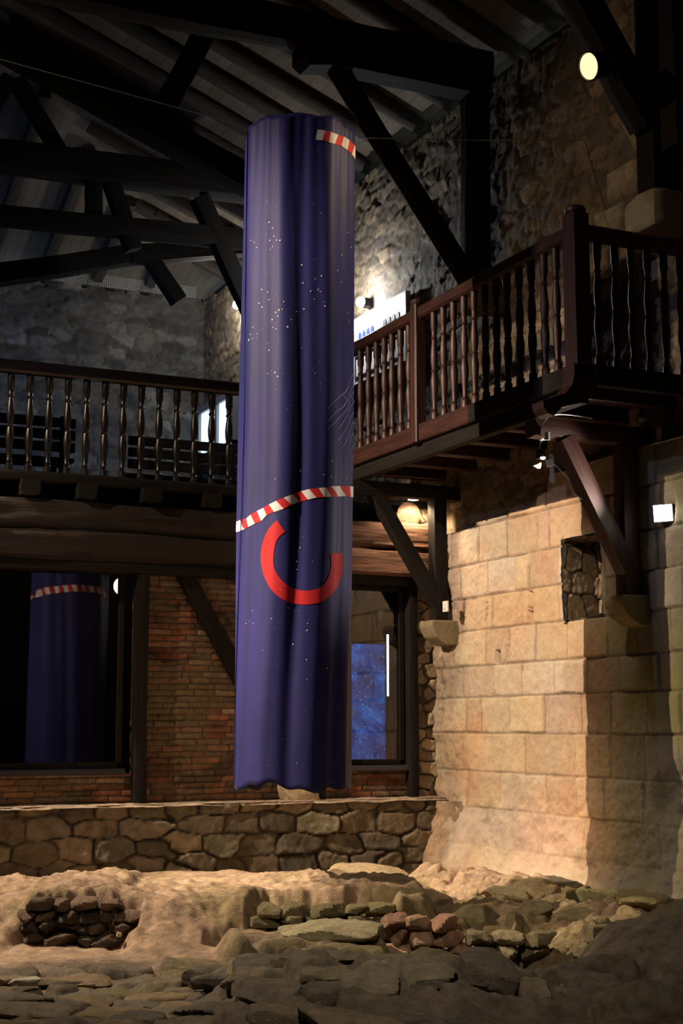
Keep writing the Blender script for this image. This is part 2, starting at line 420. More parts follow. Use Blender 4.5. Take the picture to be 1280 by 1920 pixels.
# --- right wall, rubble above the ledge up to the eave
cu = [(.20, .145, .085), (.23, .18, .11), (.15, .12, .08), (.26, .19, .12), (.17, .13, .10)]
rub_up = rubble(21, .15, .34, cu, .022, .05, .018, .40, 2.0, (.12, .095, .06))
quoins = [(9.55, 9.95, 5.85, 6.12), (9.75, 10.15, 5.55, 5.83), (9.05, 9.42, 5.95, 6.3), (9.35, 9.8, 5.22, 5.5), (10.0, 10.3, 5.3, 5.5), (9.2, 9.55, 4.9, 5.2),
          (10.2, 10.75, 4.95, 5.15), (9.9, 10.15, 5.02, 5.2), (12.0, 12.5, 6.85, 6.98)]
def upper(U, V):
    h, c = rub_up(U, V)
    d0 = 9.0
    for a, b, z0, z1 in quoins:
        dd = np.minimum(np.minimum(U-a, b-U), np.minimum(V-z0, z1-V)) + .02*fbm(U*5, V*5, seed=61)
        f = sstep(0, .02, dd)
        h = h*(1-f) + f*(.055+.008*fbm(U*8, V*8, seed=60)); c = c*(1-f[..., None]) + f[..., None]*np.array([.36, .29, .19])
    dim = sstep(4.1, 3.7, V)[..., None]; c = c*(1-.1*dim)
    # bigger blocks right above the ledge
    return h, c
field('wall_right_upper', (WU, 0, 0), (0, 1, 0), (0, 0, 1), (-1, 0, 0), 4.0, FAR, 3.30, EAVE+.02, .024, upper, M['rubble'], kind='structure')
MB().box(WU+.01, WU+.14, 2.0, FAR+.14, 3.3, EAVE).build('wall_right_core', M['roof_y'], kind='structure')

# --- far wall of the gallery and unseen sides of the hall
rub_far = rubble(31, .15, .34, [(.10, .095, .09), (.15, .145, .13), (.07, .067, .063), (.11, .10, .085)], .04, .05, .018, .4, 2.2, (.13, .12, .11))
def far_keep(U, V):
    return ~((U > 5.41) & (U < 5.64) & (V > 4.6) & (V < 5.43))
field('wall_far', (0, FAR, 0), (1, 0, 0), (0, 0, 1), (0, -1, 0), -7.0, WU+.05, 3.6, EAVE+.02, .03, rub_far, M['rubble'], kind='structure')
MB().box(-7.6, WU+.14, FAR+.02, FAR+.14, 0, EAVE).build('wall_far_core', M['roof_x'], kind='structure')
M['plaster'] = plain('dark_plaster', (.055, .05, .045), .9)
MB().box(-7.5, -7.0, -5, FAR+.5, 0, EAVE).build('wall_left', M['plaster'], kind='structure')
MB().box(-7.5, 7.7, -5.5, -5, 0, 11).build('wall_near', M['plaster'], kind='structure')
MB().box(7.0, 7.6, -5, 4.0, -.3, EAVE).build('wall_right_near', M['plaster'], kind='structure')

# --- low stone wall under the brick front
LY = 12.72
rub_low = rubble(44, .175, .37, [(.16, .125, .08), (.20, .16, .10), (.12, .10, .07), (.22, .165, .11), (.15, .125, .09), (.19, .17, .10)], .05, .045, .022, .33, 3.0, (.07, .055, .04))
LTOP = .815
field('wall_back_plinth', (0, LY, 0), (1, 0, 0), (0, 0, 1), (0, -1, 0), -7.0, 7.0, -.4, LTOP, .015, rub_low, M['rubble'], kind='structure')
def lt(U, V):
    hh = .014*fbm(U*4, V*6, seed=52)+.006*fbm(U*18, V*18, seed=53) - .03*sstep(.06, -.05, V)
    g = sstep(-.1, .3, fbm(U*5, V*5, seed=54))[..., None]
    return hh, np.array([.42, .33, .25])*(1-g*.3)
field('trim_2', (0, LY-.05, LTOP), (1, 0, 0), (0, 1, 0), (0, 0, 1), -7.0, 7.0, -.01, .38, .02, lt, M['rock'], kind='structure')

# --- brick infill
def bricks(seed):
    rnd = random.Random(seed)
    rows = [.6+i*.0555 for i in range(50)]
    jt = [auto_joints(-8, 8, .235, .18, rnd) for _ in rows]
    pal = np.array([(.27, .105, .055), (.33, .13, .065), (.20, .10, .06), (.36, .15, .075), (.18, .12, .08), (.24, .13, .08), (.30, .20, .13), (.14, .09, .06)])
    def f(U, V):
        d, r, sid = rows_layout(U, V, rows, jt, seed, .006, 2.0, .006)
        rn = _h(sid, sid*3+1, sid*7, seed); rn2 = _h(sid, sid*5+2, sid*11, seed+3)
        face = sstep(.001, .009, d)
        h = face*(.012+.008*rn)+.006*fbm(U*20, V*30, seed=seed+4)
        c = pal[(rn2*8).astype(int).clip(0, 7)]*(.7+.6*rn[..., None])
        st = sstep(.02, .35, fbm(U*2.6, V*7, seed=seed+7))[..., None]
        mid = sstep(1.2, 1.7, V)*sstep(2.3, 1.7, V)
        ol = (sstep(-.25, .3, fbm(U*1.6+2, V*2.2, seed=seed+8))*(.45+.4*mid))[..., None]
        c = c*(1-.55*st); c = c*(1-ol)+np.array([.15, .125, .065])*ol
        c = c*face[..., None]+np.array([.16, .125, .09])*(1-face[..., None])*(1-.5*st)
        return h, c
    return f
bf = bricks(71)
WIN_L = (1.2, 3.86, 1.12, 2.93); WIN_R = (5.86, 6.70, 1.12, 2.86)
def brick_keep(U, V):
    a = (U > WIN_L[0]-.02) & (U < WIN_L[1]+.06) & (V > WIN_L[2]-.04)
    b = (U > WIN_R[0]-.06) & (U < 6.80) & (V > WIN_R[2]-.04)
    return ~(a | b)
field('wall_back', (0, BY, 0), (1, 0, 0), (0, 0, 1), (0, -1, 0), -1.0, 6.80, .78, 3.0, .0085, bf, M['brick'], keep=brick_keep, kind='structure')
MB().box(-7, -1, BY, BY+.2, 0, 3.6).build('wall_back_left', M['plaster'], kind='structure')
# rubble quoin between the right window and the side wall
rub_q = rubble(52, .125, .20, [(.30, .23, .14), (.36, .28, .18), (.22, .17, .11), (.27, .20, .14)], .045, .04, .016, .45, 3.5, (.05, .04, .03))
field('wall_back_corner', (0, BY-.02, 0), (1, 0, 0), (0, 0, 1), (0, -1, 0), 6.76, 7.10, .7, 3.95, .010, rub_q, M['rubble'], kind='structure')
# rubble mass where the plinth runs into the side wall
def mass(U, V):
    h = .09*fbm(U*3, V*3, seed=81, oct=5)+.10*sstep(.95, .1, V) + .02*fbm(U*14, V*14, seed=83)
    c = np.array([.30, .21, .135])*(1+.55*fbm(U*4, V*4, seed=82)[..., None])
    return h, c
field('wall_corner_footing', (6.86, 12.70, 0), (.42, -.907, 0), (0, 0, 1), (-.907, -.42, 0), -.25, .62, -.4, .79, .018, mass, M['rubble'], kind='structure')

# ------------------------------------------------------------------ timber helper
def beam(name, p0, p1, w, h, mat, parent=None, rough=.012, seed=0, bev=.03, roll=0.0, seg=None, grooves=0.0, **kw):
    """squared, slightly irregular timber between two points; w = horizontal, h = other section side"""
    p0 = Vector(p0); p1 = Vector(p1); d = p1-p0; L = d.length; t = d.normalized()
    up = Vector((0, 0, 1)) if abs(t.z) < .95 else Vector((0, 1, 0))
    s = t.cross(up).normalized(); u2 = s.cross(t).normalized()
    n = seg or max(4, int(L/.12)); k = 24 if grooves else 12
    vs = []; xs = np.linspace(0, L, n+1)
    th = (np.arange(k)+.5)*2*PI/k
    ct, st = np.cos(th), np.sin(th)
    pw = 7.0
    rr = (np.abs(ct)**pw+np.abs(st)**pw)**(-1/pw)
    cx, cy = ct*rr, st*rr
    X2, K2 = np.meshgrid(xs, np.arange(k), indexing='ij')
    nz = fbm(X2*1.2, np.cos(K2*2*PI/k)*1.5+seed, np.sin(K2*2*PI/k)*1.5, seed=seed, oct=3)*rough
    if grooves: nz = nz + grooves*fbm(X2*.9, K2*1.9+seed, seed=seed+8, oct=3)*1.2 + grooves*.5*fbm(X2*6, K2*2.0, seed=seed+9, oct=2)
    bx = fbm(xs*.5, xs*0+seed, seed=seed+3, oct=2)*rough*1.2; by = fbm(xs*.5, xs*0+seed+9, seed=seed+4, oct=2)*rough*1.2
    for i in range(n+1):
        for j in range(k):
            a = cx[j]*w/2*(1)+ct[j]*nz[i, j]+bx[i]; b = cy[j]*h/2+st[j]*nz[i, j]+by[i]
            vs.append((xs[i], a, b))
    fs = [(i*k+j, i*k+(j+1) % k, (i+1)*k+(j+1) % k, (i+1)*k+j) for i in range(n) for j in range(k)]
    fs += [tuple(range(k-1, -1, -1)), tuple(n*k+j for j in range(k))]
    me = mk_mesh(name, vs, fs, mat, None, True); fix_normals(me); me.set_sharp_from_angle(angle=math.radians(50))
    o = link(name, me, None, **kw)
    Mx = Matrix(((t.x, s.x, u2.x, p0.x), (t.y, s.y, u2.y, p0.y), (t.z, s.z, u2.z, p0.z), (0, 0, 0, 1)))
    o.matrix_world = Mx
    if parent is not None:
        o.parent = parent; o.matrix_parent_inverse = Matrix.Translation(parent.location).inverted()
    return o

# ------------------------------------------------------------------ timber front under the left gallery
t = thing('lintel_beam', 'huge dark weathered lintel log spanning above the windows and brick', 'beam', (0, BY, 2.98))
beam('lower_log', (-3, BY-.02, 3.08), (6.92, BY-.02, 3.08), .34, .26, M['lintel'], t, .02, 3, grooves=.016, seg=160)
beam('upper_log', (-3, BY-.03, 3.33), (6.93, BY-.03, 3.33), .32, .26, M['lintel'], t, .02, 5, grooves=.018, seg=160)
beam('lintel_board', (-3, BY-.05, 2.925), (6.80, BY-.05, 2.925), .16, .09, M['dark_x'], None, .008, 4, label='thin dark board under the weathered lintel above both windows', category='beam') if False else None
o = beam('window_head', (-1, BY-.04, 2.93), (6.82, BY-.04, 2.915), .20, .12, M['dark_x'], None, .01, 4)
o['label'] = 'dark head timber running above both windows under the weathered lintel'; o['category'] = 'beam'
# joist ends above the lintel
jx = [.85, 1.62, 2.28, 2.93, 3.44, 4.03, 4.62, 5.25, 5.95]
for i, x in enumerate(jx):
    o = beam('floor_joist', (x, BY-.20-.02*(i % 3), 3.575), (x, BY+3.6, 3.575), .17, .15, M['dark_x'], None, .008, 20+i, seg=10)
    o['label'] = 'square joist end poking out between lintel and left gallery deck'; o['category'] = 'joist'; o['group'] = 'joist ends under the left gallery'
o = MB().tube([(6.70, BY-.12, 3.56), (6.70, BY+.5, 3.57), (6.70, BY+3, 3.57)], [.13, .14, .14], 20).build('floor_joist', M['old_y'], smooth=True)
o['label'] = 'round log joist end lit by the downlight in the corner'; o['category'] = 'joist'
# posts between the windows
def post(name, p0, p1, w, h, label, seed=1, mat='dark_x'):
    o = beam(name, p0, p1, w, h, M[mat], None, .01, seed); o['label'] = label; o['category'] = 'post'; return o
post('timber_post', (4.0, BY-.04, .80), (4.0, BY-.04, 2.90), .12, .16, 'dark upright post between the left window and the brick panel', 7)
post('timber_post', (6.755, BY-.04, .80), (6.755, BY-.04, 2.90), .10, .14, 'dark upright jamb post right of the window with blue glow', 8)
post('timber_post', (5.75, BY-.04, .80), (5.75, BY-.04, 2.90), .12, .16, 'dark upright post left of the window with blue glow', 9)
o = beam('diagonal_brace', onY(335, 1062, BY-.03), onY(520, 1395, BY-.03), .12, .16, M['dark_x'], None, .018, 12)
o['label'] = 'dark slanting brace set into the brick panel'; o['category'] = 'brace'
# windows
def window(nm, x0, x1, z0, z1, lab):
    t = link(nm, None, label=lab, kind='structure'); t.location = (x0, BY, z0)
    f = MB(); w = .055; y0, y1 = BY+.0, BY+.07
    f.box(x0, x1, y0, y1, z0, z0+w, .006).box(x0, x1, y0, y1, z1-w, z1, .006).box(x0, x0+w, y0, y1, z0, z1, .006).box(x1-w, x1, y0, y1, z0, z1, .006)
    f.build('window_frame', M['dark_x'], t)
    MB().box(x0+w, x1-w, BY+.025, BY+.037, z0+w, z1-w).build('pane', M['glass'], t)
    MB().box(x0-.01, x1+.01, BY-.075, BY+.06, z0-.055, z0, .01).build('window_sill', M['sill'], t)
    return t
m, nt, b = new_mat('window_glass'); b.inputs['Base Color'].default_value = (.9, .95, 1, 1); b.inputs['Roughness'].default_value = .015
b.inputs['Transmission Weight'].default_value = 1.0; b.inputs['IOR'].default_value = 1.5
M['glass'] = m
M['sill'] = plain('painted_sill', (.03, .032, .04), .35)
window('window_1', WIN_L[0], WIN_L[1], WIN_L[2], WIN_L[3], 'large dark window on the left')
window('window_2', WIN_R[0], WIN_R[1], WIN_R[2], WIN_R[3], 'window with blue glow beside the stone wall')
# room behind the glass
MB().box(-1, 9.6, 16.6, 16.8, .4, 3.6).build('wall_room_back', M['plaster'], kind='structure')
MB().box(9.5, 9.6, BY+.1, 16.8, .4, 3.6).build('wall_room_right', M['plaster'], kind='structure')
MB().box(-1, 9.6, BY+.1, 16.8, .5, .78).build('floor_room', M['plaster'], kind='structure')
m, nt, b = new_mat('blue_panel_print'); L = nt.links.new
tc = N(nt, 'ShaderNodeTexCoord')
n1 = N(nt, 'ShaderNodeTexNoise', Scale=2.2, Detail=8.0, Roughness=.72, Distortion=.6); L(tc.outputs['Object'], n1.inputs['Vector'])
cr = N(nt, 'ShaderNodeValToRGB'); e = cr.color_ramp.elements
e[0].position = .30; e[0].color = (.0, .002, .012, 1); e[1].position = .70; e[1].color = (.02, .22, .70, 1)
x = e.new(.5); x.color = (.003, .035, .20, 1)
L(n1.outputs['Fac'], cr.inputs[0])
vo = N(nt, 'ShaderNodeTexVoronoi', Scale=26.0); L(tc.outputs['Object'], vo.inputs['Vector'])
lt2 = N(nt, 'ShaderNodeMath', operation='LESS_THAN'); L(vo.outputs['Distance'], lt2.inputs[0]); lt2.inputs[1].default_value = .10
mx = N(nt, 'ShaderNodeMix', data_type='RGBA'); L(lt2.outputs[0], mx.inputs[0]); L(cr.outputs[0], mx.inputs[6]); mx.inputs[7].default_value = (.6, .75, 1, 1)
L(mx.outputs[2], b.inputs['Emission Color']); b.inputs['Emission Strength'].default_value = .75; b.inputs['Base Color'].default_value = (.01, .02, .06, 1)
M['blue_print'] = m
px0 = onY(640, 1432, 14.6); px1 = onY(724, 1195, 14.6)
t = thing('exhibition_screen', 'glowing blue starry exhibition panel seen through the right window', 'display panel', (px0.x, 14.6, .78))
MB().box(px0.x-.6, px1.x, 14.6, 14.64, .80, px1.z-.08).build('printed_face', M['blue_print'], t)
MB().box(px0.x-.6, px1.x, 14.64, 14.72, .78, px1.z-.06).build('panel_back', M['iron'], t)
M['tube'] = plain('tube_light', (1, 1, 1), .5, 0, (.75, .88, 1), 6.0)
a = onY(728, 1305, 14.5); bq = onY(728, 1190, 14.5)
t = thing('tube_lamp', 'upright white tube lamp beside the blue panel behind glass', 'lamp', (a.x, 14.5, .78))
MB().box(a.x-.014, a.x+.014, 14.49, 14.51, a.z, bq.z).build('tube', M['tube'], t)
MB().box(a.x-.02, a.x+.02, 14.515, 14.55, .78, bq.z+.02).build('holder', M['iron'], t)
a = onY(742, 1432, 14.4)
o = beam('interior_post', (a.x, 14.4, .78), (a.x, 14.4, 3.5), .13, .13, M['old_x'], None, .008, 31); o['label'] = 'upright timber post inside, right of the blue panel behind glass'; o['category'] = 'post'
a0 = onY(665, 1105, 14.2); a1 = onY(700, 1150, 14.2)
o = beam('interior_brace', a0, a1, .08, .08, M['old_x'], None, .006, 32); o['label'] = 'short slanting brace inside, above the blue panel'; o['category'] = 'brace'
a1 = onY(697, 1178, 14.2); a0 = Vector((a1.x, 14.2, 3.64))
o = beam('interior_post', a1, a0, .09, .09, M['old_x'], None, .006, 33); o['label'] = 'short lit timber stub inside, above the blue panel'; o['category'] = 'post'

# light stone block standing on the plinth behind the banner
def poly_rock(seed, size, facets=9, sub=4, noise=.05, flat=.0, colr=(.3, .24, .16), moss=0.0, power=5.0, name='stone_block', mat='rock'):
    """angular stone: rounded box cut by random planes, roughened; base near z=0"""
    import bmesh
    rnd = random.Random(seed)
    bm = bmesh.new(); bmesh.ops.create_cube(bm, size=2.0)
    bmesh.ops.subdivide_edges(bm, edges=bm.edges, cuts=2**sub//1-1 if sub < 4 else 11, use_grid_fill=True)
    bm.verts.ensure_lookup_table()
    V = np.array([v.co[:] for v in bm.verts]); fs = [[v.index for v in f.verts] for f in bm.faces]; bm.free()
    D = V/np.linalg.norm(V, axis=1)[:, None]
    rb = (np.abs(D)**power).sum(1)**(-1/power)
    r = rb.copy()
    for i in range(facets):
        n = np.array([rnd.uniform(-1, 1), rnd.uniform(-1, 1), rnd.uniform(-.5, .8)]); n /= np.linalg.norm(n)
        dist = rnd.uniform(.66, 1.0)
        dn = D@n
        r = np.where(dn > .05, np.minimum(r, dist/np.maximum(dn, .05)), r)
    P = D*r[:, None]*np.array(size)/2
    sc = 3.2/max(size)
    k = noise*max(size)
    nz = fbm(P[:, 0]*sc+seed, P[:, 1]*sc, P[:, 2]*sc, seed=seed, oct=4)
    nz2 = fbm(P[:, 0]*sc*4+seed, P[:, 1]*sc*4, P[:, 2]*sc*7, seed=seed+1, oct=3)
    P = P + D*(nz*k + nz2*k*.35)[:, None]
    c = np.array(colr)[None]*(1+.25*nz[:, None])
    if moss > 0:
        g = np.clip(moss*(.5+1.6*nz2), 0, 1)[:, None]*.8; c = c*(1-g)+np.array([.21, .19, .07])*g
    me = mk_mesh(name, P, fs, M[mat], c, True); me.set_sharp_from_angle(angle=math.radians(28)); return me
def rock(px, py, wpx, hpx, z, depth=None, seed=0, rot=0.0, colr=(.3, .24, .16), noise=.05, facets=8, moss=0.0, label=None, name='loose_stone', cat='stone', group=None, tilt=(0, 0), power=5.0, sub=3):
    """stone whose foot stands at ground point seen near (px,py), wpx x hpx in size there"""
    p = onZ(px, py, z); s = fwd(p); w = wpx*s/F; h = hpx*s/F; d = depth or w*.7
    me = poly_rock(seed, (w, d, h), facets, sub, noise, 0, colr, moss, power, name)
    o = link(name, me, None, label, cat, group)
    o.location = SL(s+d*.4, (p[0]*RT[0]+p[1]*RT[1]), z+h*.5-.01); o.rotation_euler = (tilt[0], tilt[1], -AZ+rot)
    return o
me = poly_rock(901, (.40, .22, .34), 5, 4, .03, 0, (.42, .33, .20), 0, 7)
o = link('stone_block', me, None, 'pale squared stone block on the plinth just below the banner', 'stone'); o.location = (onY(556, 1500, 12.9).x, 12.9, LTOP+.05); o.rotation_euler = (0, .03, .05)

# ------------------------------------------------------------------ railings
BAL = [(.028, .0), (.028, .07), (.019, .085), (.024, .10), (.018, .12), (.022, .20), (.030, .30), (.031, .36), (.022, .44), (.028, .455), (.021, .47),
       (.028, .53), (.030, .60), (.022, .70), (.018, .745), (.027, .76), (.019, .78), (.022, .84), (.028, .86), (.028, 1.0)]
def baluster_mesh(h, mat, k=1.0):
    return MBm(MB().lathe([(r*k, z*h) for r, z in BAL], 12), 'baluster', mat)
def MBm(mb, name, mat, smooth=True):
    me = mk_mesh(name, mb.v, mb.f, mat, None, smooth); fix_normals(me)
    if smooth: me.set_sharp_from_angle(angle=math.radians(35))
    return me
# left gallery railing
ZD = 3.70; ZR = 4.74
t = thing('gallery_railing', 'long dark turned-baluster railing on the left gallery above the lintel', 'railing', (0, BY, ZD))
MB().box(-2.5, 5.95, BY-.06, BY+.05, ZR-.115, ZR, .02).build('handrail', M['black_x'], t)
MB().box(-2.5, 5.95, BY-.05, BY+.04, ZD, ZD+.045, .01).build('bottom_rail', M['dark_x'], t)
bm_l = baluster_mesh(ZR-.115-ZD-.04, M['black_z'], 1.22)
x0 = onY(19, 790, BY).x; sp = (onY(429, 790, BY).x-x0)/12
i = -8
while x0+i*sp < 5.9:
    o = link('baluster', bm_l, None); o.location = (x0+i*sp, BY, ZD+.04); under(o, t); i += 1
MB().box(7.15, 9.6, BY+.0, BY+.12, .4, 3.6).build('wall_room_front', M['plaster'], kind='structure')
MB().box(-7, 9.6, BY-.10, FAR, 3.65, ZD).build('floor_gallery', M['dark_y'], kind='structure')
o = MB().box(-3, 6.0, BY-.14, BY-.08, 3.63, 3.72, .015).build('deck_edge', M['dark_x'], label='dark edge board of the left gallery deck above the joist ends', cat='board')

# right gallery
RX = 6.0; RY0 = onX(1085, 700, 6.0)[1]; ZF = 4.11; ZH = 5.17
t = thing('gallery_railing', 'tall turned-baluster railing on the right gallery, newel post at its corner', 'railing', (RX, RY0, ZF))
MB().box(RX-.05, RX+.06, RY0, BY, ZH-.11, ZH, .02).build('handrail', M['rail_y'], t)
MB().box(RX, WU, RY0-.05, RY0+.06, ZH-.11, ZH, .02).build('handrail', M['rail_x'], t)
def newel(y, x, top, bot, w, name='newel_post'):
    m = MB(); m.box(x-w, x+w, y-w, y+w, bot, top, .012)
    c_ = MB().lathe([(w*.7, top-.005), (w*1.05, top+.015), (w*1.1, top+.04), (w*.8, top+.06), (w*.2, top+.075)], 16, at=(x, y, 0))
    pst = m.build(name, M['rail_z'], t); c_.build('newel_cap', M['rail_z'], pst, True)
y785 = onX(787, 700, RX)[1]
newel(RY0, RX, ZH+.07, ZF-.12, .075); newel(y785, RX-.02, ZH+.02, 3.95, .055); newel(BY-.07, RX, ZH+.02, 3.95, .055)
bm_r = baluster_mesh(ZH-.10-ZF, M['rail_z'], 1.12)
for seg in ((814, 832, 851, 871, 890, 911, 932, 953, 976, 999, 1023, 1046), (676, 691, 706, 721, 735, 751, 767)):
    for p in seg:
        y = onX(p, 700, RX)[1]; o = link('baluster', bm_r); o.location = (RX, y, ZF-.01); under(o, t)
for p in (1122, 1155, 1186, 1216, 1247, 1278, 1308):
    x = onY(p, 600, RY0).x
    if x > WU-.05: continue
    o = link('baluster', bm_r); o.location = (x, RY0, ZF-.01); under(o, t)
# platform
t = thing('balcony_platform', 'dark timber deck and fascia carrying the right gallery, with a scrolled end', 'balcony', (RX, RY0, 3.9))
y885 = onX(886, 780, RX)[1]
MB().box(RX-.045, RX+.03, y785+.05, BY, 3.955, ZF, .008).build('fascia_board', M['rail_y'], t)
MB().box(RX-.045, RX+.03, y885, y785-.05, 3.955, ZF, .008).build('fascia_board', M['rail_y'], t)
MB().box(RX-.045, RX+.03, RY0-.07, y885, 3.955, ZF, .008).build('fascia_board', M['dark_y'], t)  # same fascia in darker timber: the banner's shadow painted in
MB().box(RX-.005, RX+.08, RY0-.0, BY, 3.82, 3.955, .008).build('edge_beam', M['dark_y'], t)
MB().box(RX+.03, WU, RY0-.045, RY0+.03, 3.955, ZF, .008).build('fascia_board', M['dark_x'], t)
MB().box(RX+.03, WU, RY0+.03, BY+.3, ZF-.06, ZF-.01).build('deck_boards', M['old_y'], t)
yy = RY0+.35
while yy < BY:
    MB().box(RX+.08, WU, yy-.05, yy+.05, 3.93, ZF-.06, .01).build('cross_joist', M['rail_x'], t); yy += .62
# scroll under the newel
sc = [(RX+.12, ZF-.02), (RX-.09, ZF-.02), (RX-.09, 4.00), (RX-.11, 3.93), (RX-.17, 3.86), (RX-.30, 3.815), (RX-.36, 3.79), (RX-.355, 3.74), (RX-.32, 3.70), (RX-.27, 3.685), (RX-.24, 3.72), (RX-.20, 3.755), (RX-.08, 3.79), (RX+.03, 3.84), (RX+.09, 3.92), (RX+.12, 3.96)]
MB().prism(sc, 1, RY0-.075, RY0+.075).build('scroll_end', M['rail_x'], t)

# brackets: horizontal arm, wall post, brace, on stone corbels
def bracket(y, lab, xo, wpost=.13):
    t = thing('timber_bracket', lab, 'bracket', (6.9, y, 2.5))
    beam('arm', (xo, y, 3.76), (WU+.0, y, 3.76), .16, .15, M['rail_x'] if y < 10 else M['dark_x'], t, .01, int(y*7))
    beam('wall_post', (6.89, y, 2.50), (6.89, y, 3.69), .15, .15, M['rail_x'] if y < 10 else M['dark_x'], t, .008, int(y*9))
    return t
t = bracket(9.53, 'near bracket with long reddish brace holding the balcony above the floodlight wall', 6.02)
beam('brace', (6.30, 9.53, 3.70), (6.90, 9.53, 2.64), .15, .15, M['rail_x'], t, .012, 71)
t = bracket(12.65, 'far bracket with dark brace and post in the corner beside the rough lintel end', 5.9)
beam('brace', (6.20, 12.63, 3.72), (6.88, 12.63, 2.66), .13, .14, M['dark_x'], t, .008, 72)
def corbel(y, z, lab, s=.2):
    m = MB()
    pr = [(WX+.10, z), (WX-.26, z), (WX-.27, z-.06), (WX-.22, z-.16), (WX-.10, z-.235), (WX+.10, z-.25)]
    m.prism(pr, 1, y-.13, y+.13)
    me = mk_mesh('stone_corbel', m.v, m.f, M['stone'], np.tile(np.array([[.25, .205, .125]]), (len(m.v), 1)))
    fix_normals(me); o = link('stone_corbel', me, None, lab, 'corbel')
    bv = o.modifiers.new('b', 'BEVEL'); bv.width = .02; bv.segments = 3
    return o
corbel(9.53, 2.50, 'yellowish stone corbel under the near bracket post')
corbel(12.62, 2.50, 'shadowed stone corbel under the far bracket post in the corner')

# ------------------------------------------------------------------ upper trusses
def truss(y, lab, px_post, pb, ptie_z, xl, dark='dark_x'):
    t = thing('roof_truss', lab, 'roof truss', (6.9, y, pb)); return t
t = truss(11.8, 'black roof truss with wall post and slanting strut above the right gallery', 890, 5.62, 7.6, 0)
beam('wall_post', (6.87, 11.8, 5.60), (6.87, 11.8, 7.62), .22, .24, M['dark_x'], t, .015, 81)
beam('tie_beam', (7.02, 11.8, 7.78), (-6.9, 11.8, 7.78), .26, .36, M['dark_x'], t, .03, 82)
MB().prism([(5.02, 7.63), (5.02, 7.50), (5.10, 7.44), (5.25, 7.47), (5.4, 7.50), (6.98, 7.50), (6.98, 7.63)], 1, 11.68, 11.92).build('bolster', M['dark_x'], t)
beam('strut', (5.40, 11.8, 7.56), (6.82, 11.8, 5.62), .15, .17, M['dark_x'], t, .012, 83)
def slab_stone(lab, x0, x1, y0, y1, z0, z1, seed, colr=(.34, .28, .17)):
    me = poly_rock(seed, (x1-x0, y1-y0, z1-z0), 4, 4, .015, 0, colr, 0, 9, 'stone_corbel', 'stone')
    o = link('stone_corbel', me, None, lab, 'corbel'); o.location = ((x0+x1)/2, (y0+y1)/2, (z0+z1)/2); return o
slab_stone('dark stone seat carrying the foot of the truss post behind the right handrail', 6.72, 7.22, 11.6, 12.0, 5.36, 5.62, 5, (.16, .13, .09))
t = truss(9.05, 'black roof truss with the spotlight clamped to its strut, at the right edge', 1250, 5.6, 7.6, 0)
beam('wall_post', (6.93, 9.05, 5.58), (6.93, 9.05, 7.9), .24, .24, M['dark_x'], t, .015, 85)
beam('tie_beam', (7.02, 9.05, 7.78), (-6.9, 9.05, 7.78), .26, .36, M['dark_x'], t, .03, 86)
beam('strut', (5.85, 9.05, 7.62), (6.86, 9.05, 6.18), .24, .26, M['dark_x'], t, .02, 87)
slab_stone('large pale stone block under the near truss post above the gallery corner', 6.72, 7.3, 8.85, 9.40, 5.28, 5.60, 6)
o = slab_stone('pale tilted stone block under the slanting truss strut near the spotlight', 6.70, 7.25, 9.0, 9.32, 5.93, 6.2, 7, (.30, .26, .19)); o.rotation_euler = (0, .55, 0)
post('timber_post', (7.0, 8.82, 5.9), (6.97, 8.82, 9.2), .30, .22, 'thick black timber behind the near truss at the right edge', 88)
# truss across the back part: drawn at its own depth
t = truss(15.4, 'dark roof truss with crossed struts above the left gallery', 0, 5.6, 7.6, 0)
def seg(a, bb, yv, w, name='member', sd=0):
    beam(name, onY(a[0], a[1], yv), onY(bb[0], bb[1], yv), w, w, M['dark_x'], t, .02, 90+sd)
seg((-260, 262), (470, 352), 15.4, .34, 'tie_beam', 1)
seg((-220, 385), (470, 452), 15.4, .22, 'lower_tie', 2)
seg((30, 150), (112, 290), 15.4, .18, 'strut', 3); seg((178, 330), (178, 425), 15.4, .18, 'upright', 4)
seg((205, 340), (250, 470), 15.4, .18, 'strut', 5); seg((372, 372), (468, 585), 15.4, .2, 'strut', 6)
seg((20, 150), (-60, 290), 15.4, .18, 'strut', 7)
t = truss(14.0, 'long black sloping hip beam crossing under the roof boards, upper left', 0, 5, 7, 0)
seg((-120, 10), (520, 372), 14.0, .30, 'hip_beam', 8); seg((392, 50), (292, 235), 14.0, .24, 'strut', 9)
t = truss(17.5, 'black roof truss member rising towards the banner above the far wall', 0, 5, 7, 0)
seg((-160, 540), (250, 478), 17.5, .26, 'raised_tie', 10); seg((240, 478), (470, 462), 17.5, .24, 'raised_tie', 11)
seg((278, 480), (335, 565), 17.5, .20, 'strut', 12)

